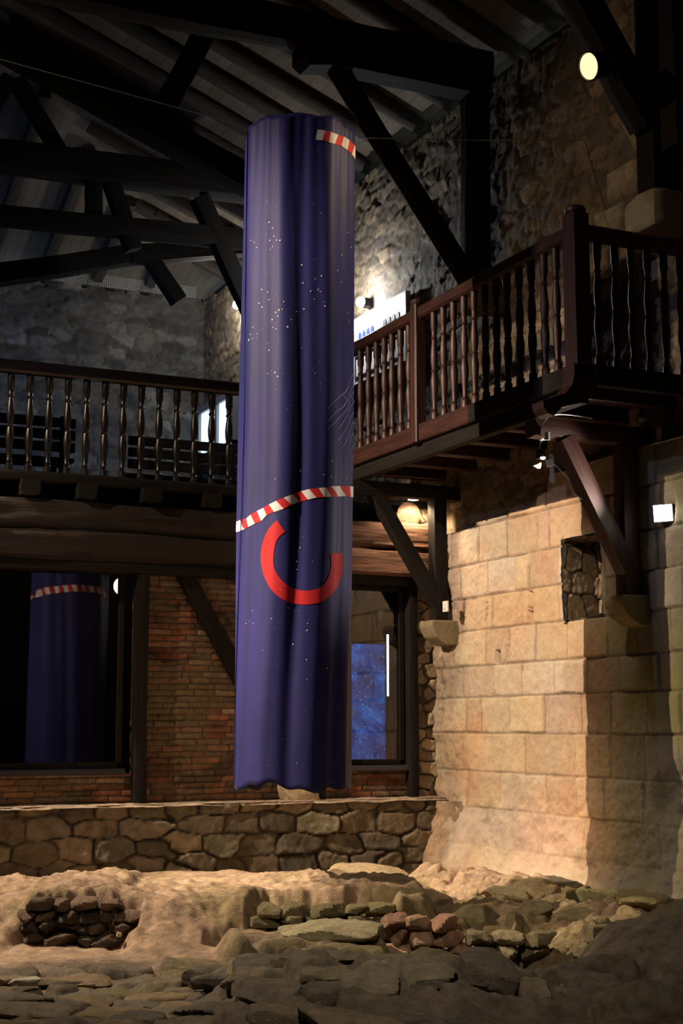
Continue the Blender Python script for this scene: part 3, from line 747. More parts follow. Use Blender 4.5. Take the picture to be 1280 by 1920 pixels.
# ------------------------------------------------------------------ roof: hipped, boards on pole rafters
SLOPE = .40; RB = 8.07      # board underside height at the wall face
def roof_z(x, y): return RB + SLOPE*min(WU-x, FAR-y, x+7.0+.0)
xm = .06
def rp(x, y, dz=0): return (x, y, roof_z(x, y)+dz)
XO = 8.3; YO = FAR+1.2
def rp2(x, y): return RB + SLOPE*min(WU-x, FAR-y)
roof = MB()
c0 = (XO, -5.6, RB-SLOPE*(XO-WU)); c1 = (XO, YO, RB-SLOPE*1.2); ridge_y = FAR-(WU-xm); rz = RB+SLOPE*(WU-xm)
c2 = (xm, ridge_y, rz); c3 = (xm, -5.6, rz); c4 = (-7.9, YO, RB-SLOPE*1.2); c5 = (-7.9, -5.6, RB-SLOPE*.9)
def solid(m, pts, th=.05):
    n = len(pts); m.add([p for p in pts]+[(p[0], p[1], p[2]+th) for p in pts], [tuple(range(n)), tuple(range(2*n-1, n-1, -1))]+[(i, (i+1) % n, n+(i+1) % n, n+i) for i in range(n)])
m, nt, b = new_mat('roof_boards'); L = nt.links.new
tc = N(nt, 'ShaderNodeTexCoord'); sx = N(nt, 'ShaderNodeSeparateXYZ'); L(tc.outputs['Object'], sx.inputs[0])
ml = N(nt, 'ShaderNodeMath', operation='MULTIPLY'); L(sx.outputs['X'], ml.inputs[0]); ml.inputs[1].default_value = 7.0
fl = N(nt, 'ShaderNodeMath', operation='FLOOR'); L(ml.outputs[0], fl.inputs[0])
wn = N(nt, 'ShaderNodeTexWhiteNoise', noise_dimensions='1D'); L(fl.outputs[0], wn.inputs['W'])
fr = N(nt, 'ShaderNodeMath', operation='FRACT'); L(ml.outputs[0], fr.inputs[0])
gp = N(nt, 'ShaderNodeMath', operation='GREATER_THAN'); L(fr.outputs[0], gp.inputs[0]); gp.inputs[1].default_value = .07
n1 = N(nt, 'ShaderNodeTexNoise', Scale=3.0, Detail=6.0); L(tc.outputs['Object'], n1.inputs['Vector'])
cr = N(nt, 'ShaderNodeValToRGB'); cr.color_ramp.elements[0].color = (.05, .038, .026, 1); cr.color_ramp.elements[1].color = (.155, .118, .08, 1)
ad = N(nt, 'ShaderNodeMath', operation='MULTIPLY_ADD'); L(wn.outputs['Value'], ad.inputs[0]); ad.inputs[1].default_value = .4; L(n1.outputs['Fac'], ad.inputs[2])
L(ad.outputs[0], cr.inputs[0])
vs = N(nt, 'ShaderNodeVectorMath', operation='SCALE'); L(cr.outputs[0], vs.inputs[0]); L(gp.outputs[0], vs.inputs['Scale']); ml2 = N(nt, 'ShaderNodeMath', operation='MULTIPLY_ADD'); L(gp.outputs[0], ml2.inputs[0]); ml2.inputs[1].default_value = .45; ml2.inputs[2].default_value = .55; L(ml2.outputs[0], vs.inputs['Scale']); L(vs.outputs[0], b.inputs['Base Color'])
b.inputs['Roughness'].default_value = .85
M['boards'] = m
solid(roof, [c0, c1, c2, c3]); solid(roof, [c1, c4, c2]); solid(roof, [c4, c5, c3, c2])
roof.build('ceiling', M['boards'], kind='structure')
# rafters on the right slope
ys = [onX(p, 60, WU)[1] for p in (1065, 990)]
dy = .66
y = 10.27-dy*7
ri = 0
while y < FAR-.6:
    xe = max(xm+.1, WU-(FAR-y)+.15); za = RB-.09
    x1 = 7.75
    o = MB().tube([(x1, y, za-SLOPE*(x1-WU)), (WU-1.5, y+random.uniform(-.03, .03), za+SLOPE*1.5), (xe, y, za+SLOPE*(WU-xe))], [.085, .095, .08], 10).build('rafter', M['roof_x'], smooth=True)
    o['label'] = 'round pole rafter of the right roof slope, running up from the stone wall'; o['category'] = 'rafter'; o['group'] = 'pole rafters of the right roof slope'
    y += dy
x = 6.3
while x > -3.5:
    ye = max(ridge_y, FAR-(WU-x))+.15 if x > xm else FAR-(x+7.0)
    za = RB-.09; ye = FAR-(WU-x)+.15 if x > xm else FAR-(x+7.0)+.15
    o = beam('rafter', (x, FAR+.6, za-SLOPE*.6), (x, ye, za+SLOPE*(FAR-ye)), .15, .17, M['roof_x'], None, .01, int(x*9)+200)
    o['label'] = 'squared rafter of the far roof slope above the gallery end wall'; o['category'] = 'rafter'; o['group'] = 'rafters of the far roof slope'
    x -= .78
# wall plates
o = beam('wall_plate', (WU+.03, 3, EAVE+.0), (WU+.03, FAR, EAVE+.0), .1, .05, M['dark_x'], None, .008, 301); o['label'] = 'dark wall plate on top of the right stone wall under the rafters'; o['category'] = 'beam'
o = beam('wall_plate', (-6.9, FAR+.03, EAVE+.0), (WU, FAR+.03, EAVE+.0), .1, .05, M['dark_x'], None, .008, 302); o['label'] = 'dark wall plate on top of the far gallery wall'; o['category'] = 'beam'
# wire mesh closing the eave gap
def wires(name, lab, f, u0, u1, z0, z1, step):
    m = MB(); u = u0
    w = .0022
    while u < u1:
        a = f(u, z0); c = f(u, z1); dx = (0, w) if abs(f(1, 0)[0]-f(0, 0)[0]) < .1 else (w, 0)
        m.add([(a[0]-dx[0], a[1]-dx[1], z0), (a[0]+dx[0], a[1]+dx[1], z0), (c[0]+dx[0], c[1]+dx[1], z1), (c[0]-dx[0], c[1]-dx[1], z1)], [(0, 1, 2, 3)]); u += step
    z = z0
    while z < z1:
        a = f(u0, 0); c = f(u1, 0)
        m.add([(a[0], a[1], z-w), (c[0], c[1], z-w), (c[0], c[1], z+w), (a[0], a[1], z+w)], [(0, 1, 2, 3)]); z += step
    o = link(name, mk_mesh(name, m.v, m.f, M['zinc']), None, lab, 'wire mesh'); return o
wires('wire_mesh', 'galvanised wire mesh closing the eave gap above the right wall', lambda u, z: (WU+.10, u), 8.5, FAR-.1, EAVE+.0, RB-.1, .028)
wires('wire_mesh', 'galvanised wire mesh closing the eave gap above the far wall', lambda u, z: (u, FAR+.10), 2.5, WU-.1, EAVE+.0, RB-.1, .028)

# ------------------------------------------------------------------ the banner
BX, BYc = 4.185, 9.83
BT, BB = 5.92, 1.07
R0 = .418
def bcen(z): k = (z-BB)/(BT-BB); return BX - .02 + .045*k, BYc + .0
def brad(th, z):
    k = (z-BB)/(BT-BB)
    a = th + .10*math.sin(z*1.3) * (1-k)
    r = R0*(1-.012*k)
    r += .013*math.sin(8*a+.9+.4*math.sin(z*1.1)) + .004*math.sin(15*a+1.7+z*.35) + .0015*math.sin(23*a+.5-z*.5)
    r += .010*math.sin(5*a+2.1)
    r += (.006*math.sin(31*a)*max(0, k-.86)*3)
    return r
def bpoint(th, z, off=0.0):
    cx, cy = bcen(z); r = brad(th, z)+off
    return Vector((cx+r*math.cos(th), cy+r*math.sin(th), z))
NT, NZ = 420, 130
vs = []; fs = []
for j in range(NZ+1):
    k = j/NZ
    for i in range(NT):
        th = 2*PI*i/NT
        hem = .018*math.sin(5*th+1)+.012*math.sin(13*th) + .02*math.sin(2*th+.3); crown = .012*math.sin(9*th+.5)
        z = (BB+hem)*(1-k)+(BT+crown)*k
        vs.append(bpoint(th, z))
for j in range(NZ):
    for i in range(NT): fs.append((j*NT+i, j*NT+(i+1) % NT, (j+1)*NT+(i+1) % NT, (j+1)*NT+i))
m, nt, b = new_mat('night_sky_fabric'); L = nt.links.new
tc = N(nt, 'ShaderNodeTexCoord')
n1 = N(nt, 'ShaderNodeTexNoise', Scale=1.4, Detail=5.0, Roughness=.6); L(tc.outputs['Object'], n1.inputs['Vector'])
cr = N(nt, 'ShaderNodeValToRGB'); e = cr.color_ramp.elements
e[0].position = .32; e[0].color = (.010, .015, .098, 1); e[1].position = .72; e[1].color = (.024, .022, .158, 1)
L(n1.outputs['Fac'], cr.inputs[0]); L(cr.outputs[0], b.inputs['Base Color'])
b.inputs['Roughness'].default_value = .62; b.inputs['Specular IOR Level'].default_value = .35
b.inputs['Sheen Weight'].default_value = .06; b.inputs['Sheen Roughness'].default_value = .4; b.inputs['Sheen Tint'].default_value = (.5, .45, .9, 1)
n2 = N(nt, 'ShaderNodeTexNoise', Scale=9.0, Detail=3.0); mp = N(nt, 'ShaderNodeMapping'); mp.inputs['Scale'].default_value = (1, 1, .35)
L(tc.outputs['Object'], mp.inputs['Vector']); L(mp.outputs[0], n2.inputs['Vector'])
bp = N(nt, 'ShaderNodeBump', Strength=.15, Distance=.02); L(n2.outputs['Fac'], bp.inputs['Height']); L(bp.outputs[0], b.inputs['Normal'])
M['fabric'] = m
banner = thing('hanging_banner', 'tall navy-purple fabric tube banner with red arc and stars hanging mid-hall', 'banner', (BX, BYc, BB))
me = mk_mesh('fabric_tube', vs, fs, M['fabric'], None, True)
ob = link('fabric_tube', me); under(ob, banner)
sm = ob.modifiers.new('s', 'SOLIDIFY'); sm.thickness = .003; sm.offset = -1
ring = [(BX+.02+(R0-.035)*math.cos(2*PI*i/48), BYc+(R0-.035)*math.sin(2*PI*i/48), BT-.03) for i in range(49)]
MB().tube(ring, .008, 8, False).build('top_ring', M['ring'], banner, True)
def wrap(g): return (g[1]-2*PI if g[1] > PI/2 else g[1], g[2])
def bpix(x, y):
    """angle and height where the sight line through a print corner first meets the tube"""
    d = ray(x, y); n = math.hypot(d[0], d[1]); best = None
    def gap(t):
        X_, Y_, z = d[0]*t, d[1]*t, EYE+d[2]*t; cx, cy = bcen(z); th = math.atan2(Y_-cy, X_-cx)
        return math.hypot(X_-cx, Y_-cy)-brad(th, z), th, z
    t0 = 10.0/n; prev = t0; i = 0; mn = (9, 0, 0)
    while i < 90:
        t = t0+i*.008; g = gap(t)
        if g[0] < mn[0]: mn = g
        if g[0] <= 0:
            a, b_ = t-.008, t
            for _ in range(12):
                m_ = (a+b_)/2
                if gap(m_)[0] > 0: a = m_
                else: b_ = m_
            return wrap(gap(b_))
        i += 1
    return wrap(mn)
def strip(name, pts_a, pts_b, mats, mid, parent, n=None, nc=8, label=None):
    """ribbon between two printed edges (lists of picture points), laid on the cloth"""
    rows = []
    A = [bpix(*p) for p in pts_a]; B = [bpix(*p) for p in pts_b]
    vs = []; fs = []; mi = []
    for (ta, za), (tb, zb) in zip(A, B):
        for c in range(nc+1):
            k = c/nc; vs.append(bpoint(ta+(tb-ta)*k, za+(zb-za)*k, .003))
    for i in range(len(A)-1):
        for c in range(nc):
            fs.append((i*(nc+1)+c, i*(nc+1)+c+1, (i+1)*(nc+1)+c+1, (i+1)*(nc+1)+c)); mi.append(mid(i))
    me = mk_mesh(name, vs, fs, mats[0], None, True)
    for mm in mats[1:]: me.materials.append(mm)
    me.polygons.foreach_set('material_index', mi)
    o = link(name, me); under(o, parent)
    if label: o['label'] = label
    return o
def spline(ctrl, n):
    out = []
    c = [ctrl[0]]+list(ctrl)+[ctrl[-1]]
    m = len(ctrl)-1
    for i in range(n+1):
        u = i/n*m; k = min(int(u), m-1); f = u-k
        p = [c[k], c[k+1], c[k+2], c[k+3]]
        out.append(tuple(.5*((2*p[1][q])+(-p[0][q]+p[2][q])*f+(2*p[0][q]-5*p[1][q]+4*p[2][q]-p[3][q])*f*f+(-p[0][q]+3*p[1][q]-3*p[2][q]+p[3][q])*f**3) for q in (0, 1)))
    return out
# the long striped arc: upper edge and lower edge, stripes slant so the lower edge runs ahead
up_pts = [(441, 979), (450, 975), (462, 972), (470, 965), (482, 958), (494, 952), (504, 946), (518, 939), (532, 933), (548, 927), (564, 921), (579, 917), (597, 915), (611, 914), (620, 912), (636, 911), (655, 911.5), (664, 913)]
lo_pts = [(446, 997), (459, 992), (466, 988), (478, 982), (490, 977), (500, 966), (514, 960), (532, 954), (546, 946.5), (562, 941), (577, 937), (593, 933), (607, 932), (620, 931.5), (633, 931), (648, 930), (657, 932), (662, 932)]
sub = 4
def densify(p, k): return [tuple(p[i][q]+(p[i+1][q]-p[i][q])*j/k for q in (0, 1)) for i in range(len(p)-1) for j in range(k)]+[p[-1]]
strip('striped_arc', densify(up_pts, sub), densify(lo_pts, sub), [M['white_print'], M['red_print']], lambda i: (i//sub) % 2, banner, label='long red and white striped arc')
up2 = [(595, 243), (610, 245), (620, 247.5), (634, 253), (644, 256), (654, 263), (664, 272), (669, 283), (670.5, 296)]
lo2 = [(591, 262), (604, 263), (616, 267), (627, 270), (640, 274), (650, 281), (659, 289), (666, 299), (670, 312)]
strip('striped_arc', densify(up2, sub), densify(lo2, sub), [M['white_print'], M['red_print']], lambda i: (i//sub) % 2, banner, label='short red and white striped arc at the top')
th0, z0_ = bpix(441, 986); ths = np.linspace(math.radians(-205), math.radians(-340), 61); vsb = []; fsb = []; mib = []
for i, th in enumerate(ths):
    zc = 2.93+.05*math.sin(i/60*PI)
    for k in (0, 1, 2): vsb.append(bpoint(th+.03*(k-1), zc+(k-1)*.037, .003))
for i in range(60):
    for k in (0, 1): fsb.append((i*3+k, i*3+k+1, i*3+k+4, i*3+k+3)); mib.append((i//3) % 2)
me = mk_mesh('striped_arc', vsb, fsb, M['white_print'], None, True); me.materials.append(M['red_print']); me.polygons.foreach_set('material_index', mib)
o = link('striped_arc', me); under(o, banner); o['label'] = 'red and white striped arc on the back, seen only as a reflection in the dark window'
# the red arc
oc = [(519, 975.5), (505, 990), (495, 1010), (489.5, 1035), (490, 1058), (496, 1082), (509, 1106), (527, 1122), (548, 1131), (574, 1133.5), (598, 1130), (613, 1122), (625, 1110), (635, 1092), (641, 1070), (642, 1050), (640, 1036.5)]
ic = [(534.5, 997), (522, 1008), (516, 1021), (513, 1040), (513, 1060), (518, 1074), (529, 1089), (543, 1100), (557, 1106), (577, 1107.5), (594, 1104), (605, 1098), (612, 1088), (618, 1074), (620.5, 1060), (620, 1048), (619.5, 1038)]
strip('red_arc', spline(oc, 90), spline(ic, 90), [M['red_print']], lambda i: 0, banner, label='thick red open arc')
# stars
stars = [(505, 417, 2), (511, 428, 1.6), (514, 443, 1.5), (506, 451, 1.6), (518.5, 450.5, 1.6), (525, 451, 1.6), (471, 451, 1.2), (477, 454, 1.2), (482, 464, 1.5), (511.5, 462.5, 1.3), (507, 468, 1.2),
    (491, 543, 1.8), (502, 548, 1.5), (505, 562, 1.7), (486, 568.5, 1.4), (491.5, 576, 1.7), (532, 565.5, 1.4), (523, 581.5, 1.6), (529, 580, 1.2), (517, 586, 1.9), (521, 593, 1.6), (510.5, 599.5, 1.9), (512, 614, 1.3), (517.5, 617, 1.3),
    (474.5, 613.5, 1.3), (470, 627, 1.4), (483, 626, 1.3), (467, 637.5, 1.8), (473.5, 635, 1), (504.5, 657, 1.7), (515.5, 698.5, 1.8), (520.5, 706, 1.4), (502.5, 701, 1.3),
    (565.5, 497, 2), (567.5, 530.5, 1.4), (582, 546, 1.3), (595.5, 543.5, 1.6), (600, 547, 1.5), (602, 517.5, 1.5), (590.5, 523, 1.1), (632, 507, 1.5), (639, 529, 1.7), (640, 478, 1.5), (652.5, 436, 1.5), (657.5, 464, 1.5), (607.5, 566, 1.1), (608.5, 574, 1.8), (588.5, 561, 1.1),
    (569.5, 579.5, 1.9), (555.5, 584.5, 1.6), (546, 599.5, 1.1), (539, 613, 1.8), (651, 587, 1.2), (653.5, 603, 1.3), (566, 652, 1), (600, 400, .9), (588, 384, .9), (596, 282, .9),
    (622, 864, 1.6), (606, 890, 1.2), (620.5, 894, 1.4), (629, 894, 1.1), (648, 899, 1.3), (638, 830, 1), (516, 898, 1), (563, 883, 1), (562, 1027, 1.5), (556, 1053, 1.1), (585, 1053, .9), (556, 1068, 1), (475, 1169, .9), (462, 1169, 1.1),
    (509, 1160, 1.3), (576, 1169, 1.2), (575, 1182, 1.4), (549, 1208, 1.4), (574, 1237, 1.5), (612, 1253, 1.6), (606, 1170, .9), (575, 1274, 1), (530, 1386, 1), (622, 1468, 1), (556, 1430, 1), (540, 1140, 1), (474, 1145, .8), (590, 700, .9), (600, 720, .8), (545, 760, .8)]
mb = MB()
rs = random.Random(3)
for i in range(70): stars.append((rs.uniform(455, 655), rs.uniform(300, 1440), rs.uniform(.45, .75)))
for (sx_, sy_, sr) in stars:
    th, z = bpix(sx_, sy_); rr = sr*10.3/F*.8; pts = []
    asp = rs.choice([1, 1, 1.5]); an = rs.uniform(0, PI)
    for k in range(8):
        a = 2*PI*k/8; du = rr*math.cos(a)*asp; dz = rr*math.sin(a); u2 = du*math.cos(an)-dz*math.sin(an); z2 = du*math.sin(an)+dz*math.cos(an)
        pts.append(bpoint(th+u2/R0, z+z2, .0035))
    mb.add(pts, [tuple(range(8))])
o = link('printed_stars', mk_mesh('printed_stars', mb.v, mb.f, M['star_print'])); o['kind'] = 'stuff'; under(o, banner)
# printed net of fine lines at the right edge
lines = [[(668, 690), (655, 712), (650, 730), (640, 740), (622, 757), (614, 766)], [(669, 712), (660, 725), (652, 745), (645, 760), (630, 772), (612, 792)],
    [(668, 730), (657, 742), (652, 762), (640, 778), (613, 806)], [(668, 748), (657, 762), (648, 782), (634, 805)], [(668, 766), (658, 780), (650, 800), (634, 826)],
    [(667, 786), (658, 798), (652, 820), (640, 840)], [(667, 806), (657, 820), (652, 845), (651, 862)], [(667, 826), (660, 838), (656, 858)], [(666, 846), (660, 858), (657, 878)], [(666, 862), (662, 872), (657, 884)],
    [(658, 712), (667, 735)], [(656, 740), (667, 762)], [(641, 740), (648, 752), (640, 765)], [(657, 700), (655, 760), (656, 830), (654, 895)], [(650, 726), (646, 742), (654, 755)]]
mb = MB()
for ln in lines:
    sp_ = spline(ln, 22)
    P = [bpix(min(x_, 667), y_) for x_, y_ in sp_]
    L_ = [bpoint(a, z_+.0016, .0035) for a, z_ in P]; R_ = [bpoint(a+.0022, z_-.0016, .0035) for a, z_ in P]
    n = len(P); mb.add(L_+R_, [(i, i+1, n+i+1, n+i) for i in range(n-1)])
o = link('printed_line_net', mk_mesh('printed_line_net', mb.v, mb.f, M['net_print'])); o['kind'] = 'stuff'; under(o, banner)
# vertical seam edge on the left side
th_l, _ = bpix(458, 600)
vs = []; n = 90
for i in range(n+1):
    z = BB+.02+(BT-BB-.04)*i/n; w = .022+.004*math.sin(i*.4)
    p = bpoint(th_l+.10, z, .004); q = bpoint(th_l+.10+w/R0*1.4, z, .012); vs += [p, q]
mb = MB(); mb.add(vs, [(2*i, 2*i+1, 2*i+3, 2*i+2) for i in range(n)]); mb.build('side_seam', M['fabric'], banner, True)

# suspension wires
wp = [onY(672, 258, BYc), onX(1092, 262, WU-.03)]
o = MB().tube([wp[0], wp[0].lerp(wp[1], .5)-Vector((0, 0, .012)), wp[1]], .0045, 6).build('suspension_wire', M['steel'], smooth=True); o['label'] = 'thin steel wire from the banner top to the right stone wall'; o['category'] = 'wire'
w0 = onY(458, 236, BYc); w1 = onY(-40, 100, BYc+1.0)
o = MB().tube([w0, w1], .0035, 6).build('suspension_wire', M['steel'], smooth=True); o['label'] = 'thin wire from the banner top away to the upper left'; o['category'] = 'wire'

# ------------------------------------------------------------------ lamps
def emat(name, col, s): return plain(name, (.9, .9, .9), .5, 0, col, s)
def orient(direction):
    d = Vector(direction).normalized(); return d.to_track_quat('Z', 'Y').to_matrix().to_4x4()
def spotlamp(lab, pos, aim, r, ln, em, name='spotlight', parts=True):
    t = thing(name, lab, 'lamp', pos); Mx = Matrix.Translation(Vector(pos)) @ orient(aim)
    m = MB(); m.lathe([(r*.55, -ln), (r*.8, -ln*.9), (r*.9, -ln*.5), (r, 0), (r*1.08, .0), (r*1.08, ln*.10), (r*.98, ln*.10), (r*.96, ln*.02), (.001, ln*.02)], 28, M=Mx); hs = m.build('housing', M['iron'], t, True)
    m = MB(); m.lathe([(r*.93, ln*.025), (r*.93, ln*.045), (r*.6, ln*.10), (.001, ln*.12)], 28, M=Mx); m.build('lens', em, hs, True)
    m = MB(); pts = [Mx @ Vector((math.cos(a)*r*1.25, 0, -ln*.4+math.sin(a)*r*1.3*-1)) for a in np.linspace(0, PI, 12)]; m.tube(pts, .008, 6).build('yoke', M['iron'], t, True)
    return t
P1 = onY(1106, 124, 8.86)
EM1 = emat('spot_lens_warm', (1, .70, .30), 1.7)
spotlamp('round theatre spotlight with glowing warm lens clamped to the strut, upper right', P1, (-.93, -.10, -.34), .105, .24, EM1)
def light(kind, name, loc, energy, col, aim=None, **kw):
    ld = bpy.data.lights.new(name, kind); ld.energy = energy; ld.color = col
    for k, v in kw.items(): setattr(ld, k, v)
    o = bpy.data.objects.new(name, ld); COL.objects.link(o); o.location = loc
    if aim is not None: o.rotation_euler = (Vector(aim)-Vector(loc)).to_track_quat('-Z', 'Y').to_euler()
    return o
light('SPOT', 'spotlight_beam', P1+Vector((-.12, -.09, -.06)), 160, (1, .72, .42), (4.2, 9.2, 5.0), spot_size=math.radians(60), spot_blend=.8, shadow_soft_size=.06)

# floodlight on the wall
P2 = onX(1243, 962, 6.93)
EM2 = emat('flood_face', (1, .90, .76), 26.0)
t = thing('floodlight', 'glaring square floodlight fixed to the stone wall under the gallery', 'lamp', P2)
Mx = Matrix.Translation(P2) @ orient((-.85, -.5, -.12))
mm = MB(); mm.add([Mx @ Vector(v) for v in ((-.065, -.06, -.06), (.065, -.06, -.06), (.065, .06, -.06), (-.065, .06, -.06), (-.08, -.07, .0), (.08, -.07, .0), (.08, .07, .0), (-.08, .07, .0))],
    [(0, 1, 2, 3), (4, 5, 6, 7), (0, 1, 5, 4), (1, 2, 6, 5), (2, 3, 7, 6), (3, 0, 4, 7)]); mm.build('housing', M['iron'], t)
mm = MB(); mm.add([Mx @ Vector(v) for v in ((-.072, -.062, .004), (.072, -.062, .004), (.072, .062, .004), (-.072, .062, .004), (-.072, -.062, .012), (.072, -.062, .012), (.072, .062, .012), (-.072, .062, .012))],
    [(0, 1, 2, 3), (4, 5, 6, 7), (0, 1, 5, 4), (1, 2, 6, 5), (2, 3, 7, 6), (3, 0, 4, 7)]); mm.build('lit_face', EM2, t)
MB().box(P2.x+.02, 7.02, P2.y-.02, P2.y+.02, P2.z-.02, P2.z+.02).build('mount', M['iron'], t)
light('SPOT', 'floodlight_beam', P2+Vector((-.08, -.04, -.01)), 100, (1, .86, .74), P2+Vector((-2.6, .62, .75)), spot_size=math.radians(84), spot_blend=.5, shadow_soft_size=.05)

# barn-door spot hanging from the bracket arm
P3 = onY(1020, 858, 9.40)
t = thing('barn_door_spotlight', 'small hanging spotlight with two bright open flaps below the bracket arm', 'lamp', P3)
EM3 = emat('small_spot_bulb', (1, .95, .8), 30.0)
mm = MB(); mm.lathe([(.012, .07), (.03, .065), (.036, .02), (.036, .0), (.028, -.002)], 20, at=P3+Vector((.0, .05, .0))); mm.build('housing', M['iron'], t, True)
mm = MB(); mm.lathe([(.001, -.012), (.014, -.008), (.02, .0), (.02, .006)], 16, at=P3+Vector((0, .02, .0))); mm.build('bulb', EM3, t, True)
def quad(pts, th, name, mat, par):
    a = [Vector(p) for p in pts]; n = (a[1]-a[0]).cross(a[2]-a[0]).normalized()*th
    m = MB(); m.add(a+[p+n for p in a], [(0, 1, 2, 3), (4, 5, 6, 7), (0, 1, 5, 4), (1, 2, 6, 5), (2, 3, 7, 6), (3, 0, 4, 7)]); return m.build(name, mat, par)
f1 = [onY(999, 872, 9.36), onY(1013, 870, 9.44), onY(1014, 876, 9.44), onY(1010, 880, 9.38)]
quad([onY(999, 873, 9.38), onY(1014, 868, 9.43), onY(1013, 878, 9.41), onY(1008, 879, 9.37)], .002, 'flap', M['zinc'], t)
quad([onY(1021, 863, 9.33), onY(1036, 860, 9.33), onY(1038, 872, 9.31), onY(1025, 876, 9.31)], .002, 'flap', M['zinc'], t)
# extra flap, added only to keep the beam off the wall at right
dirc = Vector((1, .86, 0)).normalized()
c0_ = P3+Vector((0, .0, -.02))
quad([c0_+dirc*.03+Vector((.015, -.03, .06)), c0_+dirc*.16+Vector((.015, -.03, .06)), c0_+dirc*.16+Vector((.015, -.03, -.16)), c0_+dirc*.03+Vector((.015, -.03, -.16))], .002, 'flap', M['iron'], t)
MB().tube([P3+Vector((0, .05, .07)), P3+Vector((-.01, .05, .10)), P3+Vector((.015, .06, .14)), onY(1025, 822, 9.45)], .005, 6).build('hook_wire', M['steel'], t, True)
light('SPOT', 'small_spotlight_beam', c0_+Vector((-.012, .02, -.01)), 45, (1, .80, .56), c0_+Vector((-.16, 1.25, -1.25)), spot_size=math.radians(120), spot_blend=.5, shadow_soft_size=.012)
# curved swan-neck conduit
t = thing('conduit', 'thin pale swan-neck conduit curling round the end of the near bracket arm', 'cable', onY(1010, 820, 9.40))
MB().tube([onY(x_, y_, 9.40) for x_, y_ in spline([(1012, 818), (1014, 800), (1023, 786), (1034, 779), (1055, 777), (1090, 781), (1110, 785)], 24)], .006, 6).build('pipe', M['steel'], t, True)
MB().lathe([(.02, 0), (.02, .06)], 12, at=onY(1026, 825, 9.42)).build('junction_box', M['grey_plastic'], t, True)
MB().tube([onY(x_, y_, 9.40) for x_, y_ in ((1008, 822), (1012, 826), (1018, 822))], .004, 6).build('hook', M['steel'], t, True)
pts = [(1037, 868), (1050, 882), (1064, 896), (1068, 912), (1074, 926), (1090, 936)]
o = MB().tube([onY(x_, y_, 9.45) for x_, y_ in pts], .0035, 6).build('loose_cable', M['steel'], smooth=True); o['label'] = 'thin loose wire running from the hanging spotlight to the brace'; o['category'] = 'cable'
# globe and box on the wall
t = thing('security_globe', 'small glassy grey globe hanging under the gallery left of the cable box', 'camera globe', onY(1203, 783, 9.3))
pr_ = [(max(.001, .042*math.sin(a)), -.042*math.cos(a)) for a in np.linspace(0.02, PI-.02, 14)]
M['globe'] = plain('smoked_globe', (.12, .13, .15), .12, .2)
MB().lathe(pr_, 20, at=onY(1203, 783, 9.3)).build('globe', M['globe'], t, True)
MB().lathe([(.02, .03), (.02, .09)], 12, at=onY(1203, 783, 9.3)).build('mount', M['iron'], t, True)
b0 = onX(1243, 815, 7.03)
t = thing('cable_box', 'small grey cable box on the wall above the floodlight', 'box', b0)
MB().box(b0.x-.04, b0.x+.08, b0.y-.035, b0.y+.035, b0.z-.05, b0.z+.05, .008).build('box_body', M['grey_plastic'], t)
MB().tube([b0+Vector((-.03, .0, .04)), b0+Vector((-.05, .05, .10)), onY(1215, 790, 9.32)], .004, 6).build('cable', M['steel'], t, True)
# switch
s0 = onX(834, 1137, 6.80)
t = thing('light_switch', 'small white switch box on the far bracket post', 'switch', s0)
MB().box(s0.x-.005, s0.x+.02, s0.y-.045, s0.y+.045, s0.z-.05, s0.z+.05, .008).build('plate', M['white_plastic'], t)
MB().box(s0.x-.012, s0.x-.004, s0.y-.018, s0.y+.018, s0.z-.025, s0.z+.025).build('rocker', M['white_plastic'], t)
# ceiling spot in the corner under the bracket arm
dl = onY(775, 936, 12.765)
EM4 = emat('downlight_face', (1, .86, .62), 30.0)
t = thing('downlight', 'round warm downlight under the far bracket arm in the corner', 'lamp', dl)
MB().lathe([(.065, .0), (.07, .012), (.055, .06), (.03, .065)], 24, at=dl).build('housing', M['iron'], t, True)
MB().lathe([(.055, -.006), (.055, .001)], 24, at=dl).build('lit_face', EM4, t, True)
light('SPOT', 'downlight_beam', dl+Vector((.03, -.02, -.03)), 58, (1, .74, .46), dl+Vector((.05, .12, -1)), spot_size=math.radians(150), spot_blend=.4, shadow_soft_size=.04)
# gallery lamps
EMC = emat('cool_lamp_face', (.75, .88, 1), 60.0)
def walllamp(lab, p, e, sz=.06, col=(.8, .9, 1)):
    t = thing('wall_lamp', lab, 'lamp', p)
    MB().lathe([(.001, -.05), (.05, -.045), (sz, -.01), (sz, 0.0), (.02, .01)], 20, M=Matrix.Translation(p) @ orient((-1, -.2, 0)) @ Matrix.Scale(-1, 4, (0, 0, 1)) ).build('lit_face', EMC, t, True)
    MB().box(p.x+.005, WU, p.y-.05, p.y+.05, p.z-.05, p.z+.05, .01).build('housing', M['iron'], t)
    light('POINT', 'wall_lamp_glow', p+Vector((-.22, 0, 0)), e, col, shadow_soft_size=.05)
walllamp('brilliant white lamp above the display board beside the banner', onX(678, 567, 6.98), 70, col=(.92, .95, 1))
walllamp('white lamp hidden behind the left edge of the banner', onX(445, 572, 6.98), 40, col=(1, .95, .85))

